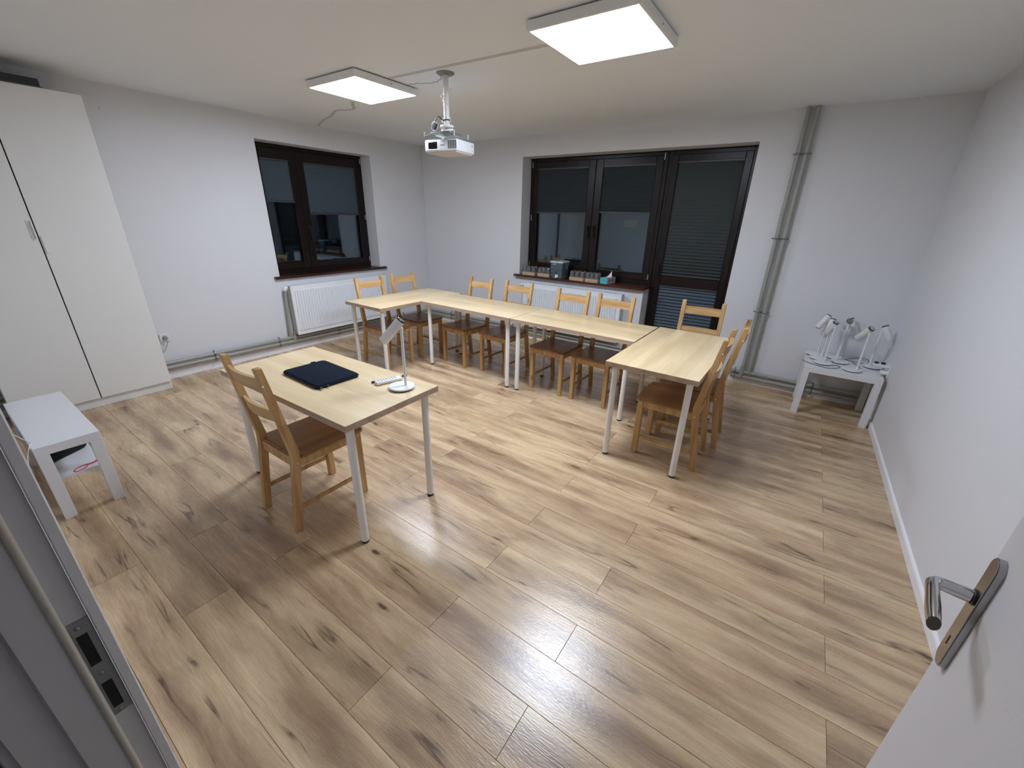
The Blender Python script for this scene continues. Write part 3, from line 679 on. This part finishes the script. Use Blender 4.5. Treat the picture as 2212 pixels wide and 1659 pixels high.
# ------------------------------------------------------------ chairs
def chair(label, x, y, rz):
    t = thing('wooden_chair', label, 'chair', (x, y, 0), rz, 'pine ladder-back chairs')
    for s in (-1, 1):
        bm = new(); prism(bm, [(-.228, 0), (-.190, 0), (-.128, .430), (-.130, .470), (-.218, .945), (-.221, .950), (-.246, .950), (-.250, .944), (-.170, .474), (-.168, .42)], 0, s*.148, s*.182)
        bmesh.ops.bevel(bm, geom=[e for e in bm.edges if abs((e.verts[0].co-e.verts[1].co).x) < 1e-5], offset=.003, segments=1, affect='EDGES')
        rl = obj('rear_leg', bm, M['pine'], t)
        bm = new()
        for (yy, zz) in ((-.150, .405), (-.232, .862)): lathe(bm, [(0, .0012), (.004, .001), (.0048, 0)], 10, Matrix.Translation((s*.182, yy, zz)) @ Matrix.Rotation(s*PI/2, 4, 'Y'))
        obj('screw_cap', bm, M['white_metal'], rl)
        bm = new(); box(bm, (s*.148 if s > 0 else -.184, .194, 0), (.184 if s > 0 else -.148, .234, .425), .003); fl = obj('front_leg', bm, M['pine'], t)
        bm = new(); lathe(bm, [(0, .0012), (.004, .001), (.0048, 0)], 10, Matrix.Translation((s*.184, .214, .405)) @ Matrix.Rotation(s*PI/2, 4, 'Y')); obj('screw_cap', bm, M['white_metal'], fl)
        bm = new(); box(bm, (s*.156, -.135, .372), (s*.175, .197, .426), .002); obj('side_rail', bm, M['pine'], t)
        bm = new(); box(bm, (s*.160, -.205, .122), (s*.172, .198, .147), .002, None); obj('stretcher', bm, M['pine'], t)
    bm = new(); box(bm, (-.150, .204, .372), (.150, .222, .426), .002); obj('front_rail', bm, M['pine'], t)
    bm = new(); box(bm, (-.150, -.160, .372), (.150, -.142, .426), .002); obj('rear_rail', bm, M['pine'], t)
    # seat: rounded front corners, notched between the rear posts
    pts = [(-.145, -.150), (.145, -.150), (.145, -.126), (.192, -.126), (.195, .225), (.189, .243), (.172, .250), (0, .252), (-.172, .250), (-.189, .243), (-.195, .225), (-.192, -.126), (-.145, -.126)]
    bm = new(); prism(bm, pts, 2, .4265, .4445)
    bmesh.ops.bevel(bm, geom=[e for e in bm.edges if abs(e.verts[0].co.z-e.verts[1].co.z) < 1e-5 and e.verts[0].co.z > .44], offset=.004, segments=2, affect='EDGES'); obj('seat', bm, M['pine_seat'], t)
    for z0, z1, yb in ((.832, .898, -.219), (.650, .718, -.183)):
        bm = new(); n = 12; prev = None; top_lean = -.012
        for i in range(n+1):
            x_ = -.150+.300*i/n; bow = -.018*math.cos(x_/.150*PI/2)
            q = [bm.verts.new((x_, yb+bow+a+b, z)) for (a, b, z) in ((.009, 0, z0), (.009, top_lean, z1), (-.007, top_lean, z1), (-.007, 0, z0))]
            if prev:
                for k in range(4): bm.faces.new((prev[k], prev[(k+1) % 4], q[(k+1) % 4], q[k]))
            else: bm.faces.new(q)
            prev = q
        bm.faces.new(list(reversed(prev))); obj('back_slat', bm, M['pine_h'], t, 40)
    return t
M['pine_h'] = grain_wood('pine_slat_wood', (lin('#a67f51'), lin('#bf9966'), lin('#cfac7c')), 0, .42, 1.0, 26, 0)
c0 = chair('pine ladder-back chair pulled up to the front desk, nearest the camera', 2.943, -3.845, .01)
cs = [('pine chair on the left side of the U, in front of the left-wall radiator', 1.268, -1.917, -PI/2-.03),
      ('pine chair on the left side of the U, the one nearer the room corner', 1.252, -1.412, -PI/2),
      ('leftmost pine chair along the back of the U, standing against plain wall', 1.970, -1.300, PI-.097),
      ('second pine chair along the back of the U, at the left end of the radiator', 2.490, -1.26, PI-.02),
      ('third pine chair along the back of the U, before the middle of the radiator', 3.198, -1.341, PI-.027),
      ('fourth pine chair along the back of the U, at the right end of the radiator', 3.651, -1.340, PI-.013),
      ('pine chair with its back to the balcony door at the head of the right table', 4.387, -1.092, PI+.047),
      ('nearer of the two pine chairs on the right side of the right table', 4.521, -1.958, PI/2),
      ('farther of the two pine chairs on the right side of the right table', 4.572, -1.556, PI/2+.055)]
for l, x, y, a in cs: dup(c0, (x, y, 0), a, l)

# ------------------------------------------------------------ low white tables
def box_leg(x, y, z1, s, parent):
    bm = new(); box(bm, (x-s/2, y-s/2, 0), (x+s/2, y+s/2, z1), .0015); obj('leg', bm, M['white_gloss'], parent)
st = thing('side_table', 'small square white side table crowded with desk lamps in the far right corner', 'table', (5.5153, -.312, 0), -.0053)
h = .275
bm = new(); box(bm, (-h, -.2375, .400), (h, .300, .450), .0015); obj('tabletop', bm, M['white_gloss'], st)
for i in (-1, 1):
    for j in (-1, 1): box_leg(i*(h-.025), j*(.2375-.025), .3998, .05, st)
bn = thing('low_bench', 'narrow long white bench table with a lower shelf, by the doorway on the left', 'bench', (1.5664, -4.6344, 0), -.0013)
bm = new(); box(bm, (-.45, -.128, .400), (.45, .128, .450), .0015); obj('tabletop', bm, M['white_gloss'], bn)
for i in (-1, 1):
    for j in (-1, 1): box_leg(i*.425, j*.103, .3998, .05, bn)
bm = new(); box(bm, (-.40, -.105, .212), (.395, .105, .230), .001); obj('shelf', bm, M['white_gloss'], bn)
bm = new(); box(bm, (-.235, -.098, .0), (.10, .098, .10), .022, seg=3); 
for v in bm.verts:
    if v.co.x > .03: v.co.x += .011-.58*v.co.y
bg = tag(obj('black_bag', bm, mat('black_fabric', (.006, .006, .007), .9, bump=.4, bscale=250), smooth=40), 'black soft case lying on the lower shelf of the white bench', 'bag'); bg.location = (1.60, -4.634, .2305)
bm = new(); lp = curve_pts([(1.905, -4.556, .234), (1.910, -4.585, .233), (1.908, -4.607, .233), (1.915, -4.632, .233), (1.935, -4.650, .233), (1.956, -4.650, .233), (1.960, -4.632, .233), (1.945, -4.605, .233), (1.920, -4.590, .234), (1.915, -4.560, .234), (1.900, -4.545, .234)], 8)
tube(bm, lp, .0022, 8); tube(bm, [(1.905, -4.556, .235), (1.908, -4.540, .236)], .006, 8)
tag(obj('cord_loop', bm, M['red'], smooth=60), 'thin red cord loop lying on the shelf of the white bench', 'cord')
# thin white cable hooked over the bench edge
bm = new(); tube(bm, curve_pts([(1.55, -4.815, .30), (1.65, -4.80, .43), (1.84, -4.770, .4535), (1.925, -4.750, .4535), (1.965, -4.764, .452), (2.02, -4.795, .38), (2.06, -4.815, .20), (2.05, -4.82, .02)], 8), .0022, 8)
tag(obj('white_cable', bm, M['white_metal'], smooth=60), 'thin white cable hooked over the rear edge of the white bench', 'cable')
sk = thing('wall_socket', 'white wall socket with a plug, behind the white bench by the doorway', 'socket', (1.25, YD, .52), 0)
bm = new(); box(bm, (-.04, .0005, -.04), (.04, .012, .04), .003); obj('socket_plate', bm, M['white_gloss'], sk)
bm = new(); tube(bm, [(0, .011, 0), (0, .05, 0)], .018, 16); obj('plug', bm, M['black'], sk, 40)
# power strip on the floor behind the bench
ps = thing('power_strip', 'white power strip with a black plug on the floor behind the bench', 'power strip', (1.17, -4.80, 0), 0)
bm = new(); box(bm, (-.14, -.024, .0005), (.14, .024, .040), .006); obj('body', bm, M['white_gloss'], ps)
bm = new(); tube(bm, [(.09, 0, .0395), (.09, 0, .085)], .018, 14); obj('plug', bm, M['black'], ps, 40)

# ------------------------------------------------------------ desk lamps
def lamp_parts(t, tilt, hl, ba=0.0, off=.03):
    R_ = .0700     # the pole stands .03 behind the middle of the base; local +x points the way the head leans
    T = Matrix.Translation((off*math.cos(ba), off*math.sin(ba), 0))
    bm = new(); lathe(bm, [(0, .0075), (R_-.002, .0075), (R_, .0095), (R_, .0145), (R_-.002, .0165), (0, .0168)], 40, T); obj('base', bm, M['lampwhite'], t, 40)
    bm = new(); lathe(bm, [(0, .0003), (R_-.009, .0003), (R_-.007, .0073), (0, .0076)], 32, T); obj('base_pad', bm, M['black'], t, 40)
    bm = new(); tube(bm, [(0, 0, .0165), (0, 0, .332)], .0075, 14); obj('pole', bm, M['lampwhite'], t, 60)
    bm = new(); bmesh.ops.create_uvsphere(bm, u_segments=14, v_segments=8, radius=.0095, matrix=Matrix.Translation((0, 0, .335))); tube(bm, [(0, 0, .335), (.010*math.cos(tilt), 0, .335+.010*math.sin(tilt))], .006, 10); obj('hinge', bm, M['lampwhite'], t, 60)
    d = Vector((math.sin(tilt), 0, -math.cos(tilt))); n = Vector((math.cos(tilt), 0, math.sin(tilt)))
    c = Vector((0, 0, .335))+n*.028; q = d.to_track_quat('Z', 'Y').to_matrix().to_4x4()
    T2 = Matrix.Translation(c) @ q
    r = .0245
    bm = new(); lathe(bm, [(0, -.028), (r, -.028), (r, hl-.040), (r-.003, hl-.036), (r-.005, hl-.036), (r-.006, hl-.042), (0, hl-.042)], 28, T2); hd = obj('lamp_head', bm, M['lampwhite'], t, 40)
    bm = new(); lathe(bm, [(0, -.0375), (r-.004, -.0375), (r-.0005, -.035), (r-.0005, -.0282), (0, -.0282)], 28, T2); obj('cap_ring', bm, M['capdark'], hd, 40)
    bm = new(); lathe(bm, [(0, -.0385), (r-.006, -.0383), (r-.005, -.0372), (0, -.0372)], 28, T2); obj('chrome_cap', bm, M['chrome'], hd, 40)
M['capdark'] = mat('grey_cap_ring', (.06, .065, .065), .3, .4)
def lamp(label, x, y, z, az, tilt, hl=.145, b=(0, 0), group='small white desk lamps with tube heads'):
    t = thing('desk_lamp', label, 'lamp', (x, y, z), math.radians(az), group)
    lamp_parts(t, math.radians(tilt), hl, math.atan2(b[1]-y, b[0]-x)-math.radians(az), math.hypot(b[0]-x, b[1]-y)); return t
lamp('white desk lamp standing alone on the front desk beside the remote', 3.403, -3.478, .7302, 232, 42, .150, (3.386, -3.492))
LZ = .4503
lamp('white desk lamp at the back left corner of the side table, head tilted left', 5.331, -.069, LZ, 222, 36, .145, (5.300, -.088))
lamp('second white desk lamp from the left on the side table, head half hidden', 5.362, -.190, LZ, 250, 18, .13, (5.336, -.224))
lamp('white desk lamp at the front left of the side table, head turned backwards', 5.379, -.370, LZ, 125, 28, .13, (5.372, -.368))
lamp('white desk lamp in the middle of the side table, head pointing away to the wall', 5.476, -.206, LZ, 92, 48, .125, (5.500, -.228))
lamp('white desk lamp at the back of the side table, head leaning right', 5.482, -.068, LZ, 350, 28, .145, (5.456, -.088))
lamp('white desk lamp at the front right of the side table, bright head tilted left', 5.609, -.439, LZ, 130, 42, .15, (5.578, -.436))
lamp('rightmost white desk lamp on the side table, head leaning to the right wall', 5.708, -.236, LZ, 340, 30, .13, (5.733, -.216))
def cord(name, label, pts, r=.0022, m=None):
    bm = new(); tube(bm, curve_pts(pts, 8), r, 7); return tag(obj(name, bm, m or M['black'], smooth=60), label, 'cable')
cord('charging_cable', 'black cable looping over the front left edge of the lamp table', [(5.215, -.372, .4535), (5.260, -.42, .4535), (5.32, -.463, .4535), (5.40, -.500, .4535), (5.46, -.47, .4535), (5.50, -.40, .4535), (5.48, -.36, .4535), (5.44, -.40, .4535)])
cord('charging_cable', 'black cable looped in an arc at the back of the lamp table', [(5.545, -.085, .4535), (5.575, -.045, .4535), (5.64, -.035, .475), (5.71, -.05, .475), (5.715, -.09, .4535), (5.665, -.125, .4535), (5.59, -.12, .4535), (5.545, -.095, .4535)])
cord('charging_cable', 'short black cable end beside the front right lamp base', [(5.595, -.16, .4540), (5.62, -.20, .4535), (5.64, -.27, .4535), (5.650, -.33, .4535)])
ws = thing('wall_socket', 'double white wall socket with adapter and plugs on the right wall by the lamp table', 'socket', (wr(-.42), -.42, .50), 0)
bm = new(); box(bm, (-.012, -.04, -.06), (-.0008, .04, .05), .003); obj('socket_plate', bm, M['white_gloss'], ws)
bm = new(); box(bm, (-.115, -.022, .020), (-.010, .022, .046), .005); obj('adapter', bm, M['white_gloss'], ws)
bm = new(); tube(bm, [(-.10, .0, .046), (-.10, 0, .058)], .014, 12); tube(bm, [(-.055, .0, .046), (-.055, 0, .060)], .015, 12); obj('black_plug', bm, M['black'], ws, 40)
bm = new()
for yy in (-.018, .018): tube(bm, [(-.010, yy, -.022), (-.055, yy, -.022)], .016, 14); tube(bm, curve_pts([(-.05, yy, -.03), (-.055, yy, -.07), (-.04, yy, -.16), (-.02, yy, -.30)], 5), .003, 6)
obj('white_plug', bm, M['white_metal'], ws, 40)

# ------------------------------------------------------------ things on the desk
lc = Vector((2.874, -3.652, .7302)); la_ = -.03
bm = new(); q = []
def rrect(hw, hd, r, n=6):
    out = []
    for (sx, sy, a0) in ((1, 1, 0), (-1, 1, PI/2), (-1, -1, PI), (1, -1, 3*PI/2)):
        for k in range(n+1): a = a0+PI/2*k/n; out.append((sx*(hw-r)+r*math.cos(a), sy*(hd-r)+r*math.sin(a)))
    return out
for i, (s, z) in enumerate(((-.006, .0002), (-.001, .003), (0, .011), (-.001, .016), (-.004, .0205), (-.009, .0222))):
    q.append([bm.verts.new((x, y, z)) for x, y in rrect(.190+s, .131+s, .024)])
for a, b in zip(q[:-1], q[1:]):
    for k in range(len(a)): bm.faces.new((a[k], a[(k+1) % len(a)], b[(k+1) % len(a)], b[k]))
bm.faces.new(q[0]); bm.faces.new(q[-1])
ls = tag(obj('laptop_sleeve', bm, M['navy'], smooth=60), 'dark navy zipped laptop sleeve lying flat on the front desk', 'laptop sleeve'); ls.location = lc; ls.rotation_euler = (0, 0, la_)
bm = new(); prev = [(x, y, .0125) for x, y in rrect(.1908, .1318, .024)]; tube(bm, prev+[prev[0]], .0016, 6); obj('zipper', bm, M['black'], ls, 60)
bm = new(); box(bm, (-.206, .050, .010), (-.188, .078, .020), .002); obj('pull_tab', bm, M['navy'], ls)
bm = new(); box(bm, (.188, -.118, .008), (.212, -.108, .014), .002); obj('zipper_pull', bm, M['black'], ls)
bm = new(); box(bm, (.188, -.078, .008), (.208, -.069, .014), .002); obj('zipper_pull', bm, M['black'], ls)
rc = thing('remote_control', 'slim white remote control with small buttons, beside the desk lamp', 'remote', (3.262, -3.478, .7302), math.radians(74))
bm = new(); box(bm, (-.078, -.022, .002), (.075, .022, .020), .008, seg=3); obj('remote_body', bm, M['lampwhite'], rc, 40)
bm = new()
for i in range(7):
    for j in (-1, 0, 1): box(bm, (-.062+i*.016, j*.011-.003, .0195), (-.056+i*.016, j*.011+.003, .0212), .0005)
o = obj('button', bm, M['grey'], rc); o['kind'] = 'stuff'
pn = thing('pen', 'grey stick pen with black ends lying behind the white remote', 'pen', (3.232, -3.462, .7302), math.radians(72))
bm = new(); tube(bm, [(-.075, 0, .0065), (.085, 0, .0065)], .006, 12); obj('barrel', bm, M['greycable'], pn, 60)
bm = new(); tube(bm, [(-.093, 0, .0065), (-.0752, 0, .0065)], .0064, 12); tube(bm, [(.0852, 0, .0065), (.115, 0, .0065)], .0064, 12); obj('pen_end', bm, M['black'], pn, 60)

# ------------------------------------------------------------ window-sill things
SZ = .8782
def tray(label, glabel, x, y, w_, n, rot=0):
    t = tag(obj('wooden_tray', (lambda b: (prism(b, rrect(w_/2, .065, .022, 4), 2, .0, .040), b)[1])(new()), M['tray']), label, 'tray', 'wooden trays on the window sill'); t.location = (x, y, SZ); t.rotation_euler = (0, 0, rot)
    for j in (0, 1):
        for i in range(n):
            gx = x-w_/2+.031+i*(w_-.062)/(n-1); gy = y-.032+j*.062
            gl = cup0.copy() if cup0 else None
            COL.objects.link(gl); gl.location = (gx, gy, SZ+.0404); gl['label'] = ('back' if j else 'front')+'-row '+('left', 'middle', 'right')[i]+' '+glabel; gl['group'] = glabel.replace('upturned clear drinking glass', 'upturned drinking glasses')
bm = new(); lathe(bm, [(.0270, .0002), (.0290, .0002), (.0280, .045), (.0262, .066), (.0225, .0725), (0, .0745), (0, .0690), (.0205, .0678), (.0245, .062), (.0262, .045), (.0270, .0002)], 20)
cup0 = tag(obj('drinking_glass', bm, M['cupglass'], smooth=50), 'upturned clear glass', 'glass', 'drinking glasses')
tray('wooden tray of upturned glasses at the far left end of the sill', 'upturned clear drinking glass on the leftmost sill tray', 1.962, .025, .205, 3)
tray('wooden tray of upturned glasses just left of the water dispenser', 'upturned clear drinking glass on the tray left of the dispenser', 2.195, .035, .190, 3)
tray('wooden tray of upturned glasses just right of the water dispenser', 'upturned clear drinking glass on the tray right of the dispenser', 2.690, .025, .205, 3)
tray('wooden tray of upturned glasses next to the tissue box', 'upturned clear drinking glass on the tray beside the tissue box', 2.902, .012, .180, 3)
bpy.data.objects.remove(cup0, do_unlink=True)
jg = thing('water_dispenser', 'grey translucent water filter dispenser with white tap on the window sill', 'dispenser', (2.405, .045, SZ), 0)
bm = new()
def ring_box(bm, rows, m4=None):
    q = [[bm.verts.new((x, y, z)) for x, y in rrect(hw, hd, .012, 3)] for hw, hd, z in rows]
    for a, b in zip(q[:-1], q[1:]):
        for k in range(len(a)): bm.faces.new((a[k], a[(k+1) % len(a)], b[(k+1) % len(a)], b[k]))
    bm.faces.new(q[0]); bm.faces.new(q[-1])
ring_box(bm, ((.078, .088, .0005), (.090, .100, .196))); obj('tank', bm, M['smoke'], jg, 30)
bm = new(); ring_box(bm, ((.086, .095, .105), (.0868, .096, .108))); box(bm, (-.06, -.07, .02), (.06, .07, .104), .01); obj('filter_insert', bm, mat('smoked_insert', (.045, .06, .068), .25), jg)
bm = new(); ring_box(bm, ((.0925, .1025, .1965), (.093, .103, .214))); obj('lid', bm, mat('pale_lid', (.55, .64, .68), .3), jg, 30)
bm = new(); box(bm, (-.05, -.07, .2125), (.01, -.01, .2152), .001); obj('lid_opening', bm, M['dark'], jg)
bm = new(); tube(bm, [(.005, -.085, .038), (.005, -.112, .038)], .010, 12); tube(bm, [(.005, -.108, .052), (.005, -.108, .010)], .0095, 12); lathe(bm, [(0, 0), (.017, 0), (.017, .006), (0, .006)], 20, Matrix.Translation((.018, -.098, .032)) @ Matrix.Rotation(PI/2, 4, 'X')); obj('tap', bm, M['white_metal'], jg, 40)
bm = new(); box(bm, (.000, -.112, .054), (.010, -.104, .090), .002); obj('tap_lever', bm, M['blue'], jg)
me = text_mesh('BRITA', .017); o = bpy.data.objects.new('lettering', me); COL.objects.link(o); me.materials.append(M['white_metal']); o.parent = jg; o.location = (-.028, -.1005, .178); o.rotation_euler = (PI/2, 0, 0)
tx = thing('tissue_box', 'teal and grey tissue box with a white tissue pulled up, on the window sill', 'tissue box', (3.083, .045, SZ), -.16)
bm = new(); box(bm, (-.050, -.095, .0004), (.050, .095, .072), .001); o = obj('carton', bm, [M['card'], M['teal']], tx)
for p in o.data.polygons:
    if p.normal.y < -.5: p.material_index = 1
bm = new()
for y_ in (-.045, .035): prism(bm, [(y_+.018*math.cos(2*PI*k/14), .034+.018*math.sin(2*PI*k/14)) for k in range(14)], 0, .0498, .0505)
obj('printed_motif', bm, M['grey'], tx)
bm = new(); box(bm, (-.026, -.0956, .040), (-.004, -.0950, .046)); box(bm, (.006, -.0956, .040), (.026, -.0950, .046)); box(bm, (-.020, -.0956, .028), (-.013, -.0950, .041)); obj('printed_lettering', bm, M['grey'], tx)
bm = new(); prev = None
for i in range(9):
    f = i/8; x_ = -.035+.07*f; y_ = .010*math.sin(f*7); top = .072+.075*math.sin(PI*min(1, f*1.15+.08))**.7
    a = bm.verts.new((x_*.55, -.01+y_, .071)); b = bm.verts.new((x_*.9+.018, .012+y_*1.6, (.072+top)/2)); c = bm.verts.new((x_*.45+.035, .020+y_, top))
    if prev: bm.faces.new((prev[0], a, b, prev[1])); bm.faces.new((prev[1], b, c, prev[2]))
    prev = (a, b, c)
o = obj('tissue', bm, M['tissue'], tx, 80); sm = o.modifiers.new('thickness', 'SOLIDIFY'); sm.thickness = .002

# ------------------------------------------------------------ wardrobe
WXF, WY0, WH = .3198, -3.7234, 2.3733
wd = thing('wardrobe', 'tall cream two-door wardrobe along the left wall with a dark gap between its doors', 'wardrobe', (.19, -4.23, 0), 0)
def WD(bm, name, m, parent=wd): bmesh.ops.translate(bm, vec=(-.19, 4.23, 0), verts=bm.verts); return obj(name, bm, m, parent)
bm = new()
y1 = WY0-1.0
for ya, yb in ((y1, y1+.018), (WY0-.018, WY0)): box(bm, (.080, ya, 0.0005), (WXF-.020, yb, WH-.001), .001)
box(bm, (.080, WY0-.509, .075), (WXF-.14, WY0-.491, WH-.021), .001)
box(bm, (.080, y1+.019, WH-.020), (WXF-.020, WY0-.019, WH-.002)); box(bm, (.080, y1+.019, .055), (WXF-.020, WY0-.019, .073)); box(bm, (.080, y1+.002, .08), (.084, WY0-.002, WH-.02)); WD(bm, 'carcass', M['cream'])
bm = new(); box(bm, (WXF-.036, y1+.019, .0005), (WXF-.020-.0005, WY0-.019, .054), .001); WD(bm, 'plinth', M['cream'])
for k, (ya, yb, hy) in enumerate(((WY0-.4962, WY0-.001, None), (y1+.001, WY0-.5038, WY0-.522))):
    bm = new(); box(bm, (WXF-.0195, ya, .078), (WXF, yb, WH), .0012); dd = WD(bm, 'door', M['cream'])
    hyy = WY0-.522 if k else WY0-.478
    zc = 1.44 if k else 1.335
    bm = new(); box(bm, (WXF+.0002, hyy-.013, zc-.062), (WXF+.004, hyy+.013, zc+.062), .001)
    if k: box(bm, (WXF+.003, hyy+.006, zc-.062), (WXF+.020, hyy+.012, zc+.062), .002)
    else: box(bm, (WXF+.003, hyy-.012, zc-.062), (WXF+.014, hyy-.006, zc+.062), .002)
    bmesh.ops.translate(bm, vec=(-.19, 4.23, 0), verts=bm.verts); obj('handle', bm, M['cream'], dd)
bm = new(); box(bm, (.09, -4.68, 0), (.295, -3.925, .058), .004); o = tag(obj('storage_box', bm, M['boxblack']), 'flat black storage box lying on top of the wardrobe', 'box'); o.location = (0, 0, WH-.0004+.001)
bm = new(); box(bm, (.088, -4.682, -.0), (.297, -3.915, .010), .002); bx2 = obj('box_rim', bm, mat('box_rim', (.12, .11, .10), .6), o)
bx2.location = (0, 0, 0.0)

# ------------------------------------------------------------ small wall things
so = thing('wall_socket', 'white wall socket with a grey plug and short cord, beside the wardrobe', 'socket', (0, -3.598, .422), 0)
bm = new(); box(bm, (.0005, -.041, -.041), (.011, .041, .041), .003); obj('socket_plate', bm, M['white_gloss'], so)
bm = new(); lathe(bm, [(.0, .003), (.021, .003), (.021, 0)], 20, Matrix.Translation((.011, 0, 0)) @ Matrix.Rotation(PI/2, 4, 'Y')); tube(bm, [(.012, 0, 0), (.050, 0, -.003)], .016, 14); obj('plug', bm, mat('grey_plug', (.32, .30, .28), .5), so, 40)
bm = new(); tube(bm, curve_pts([(.045, 0, -.012), (.05, -.004, -.05), (.045, -.02, -.09), (.035, -.05, -.13), (.03, -.12, -.16)], 6), .0035, 8); obj('cord', bm, mat('grey_cord', (.34, .32, .30), .5), so, 60)
for (y, z, l) in ((-3.552, 2.353, 'white plaster lump high on the left wall, the one nearest the wardrobe'), (-3.153, 2.384, 'small white plaster lump high on the left wall, middle one of three'), (-2.714, 2.440, 'small white plaster lump high on the left wall, nearest the window')):
    bm = new(); bmesh.ops.create_icosphere(bm, subdivisions=2, radius=.012)
    for v in bm.verts: v.co *= 1+random.uniform(-.25, .25); v.co.x *= .45
    o = tag(obj('plaster_lump', bm, M['white_gloss']), l, 'wall filler', 'filled holes high on the left wall'); o.location = (.004, y, z)
cc = thing('corner_cable', 'thin white cable clipped down the wall just right of the room corner', 'cable', (.028, -.006, 0), 0)
bm = new(); tube(bm, [(.008+.003*math.sin(z*5), 0, z) for z in [H-.003-i*.14 for i in range(17)]], .0035, 8); obj('cable_run', bm, M['lampwhite'], cc, 60)
for z in (1.909, 1.347, .829):
    bm = new(); box(bm, (-.002, -.006, z-.008), (.014, .0055, z+.008), .002); obj('cable_clip', bm, M['white_metal'], cc)
bm = new(); box(bm, (1.22, 0.0005, 1.43), (1.53, .0015, 1.60)); o = tag(obj('paper_notice', bm, M['paper']), 'blank cream paper on the door wall, seen mirrored in the middle window pane', 'paper'); o.location = (0, YD, 0)
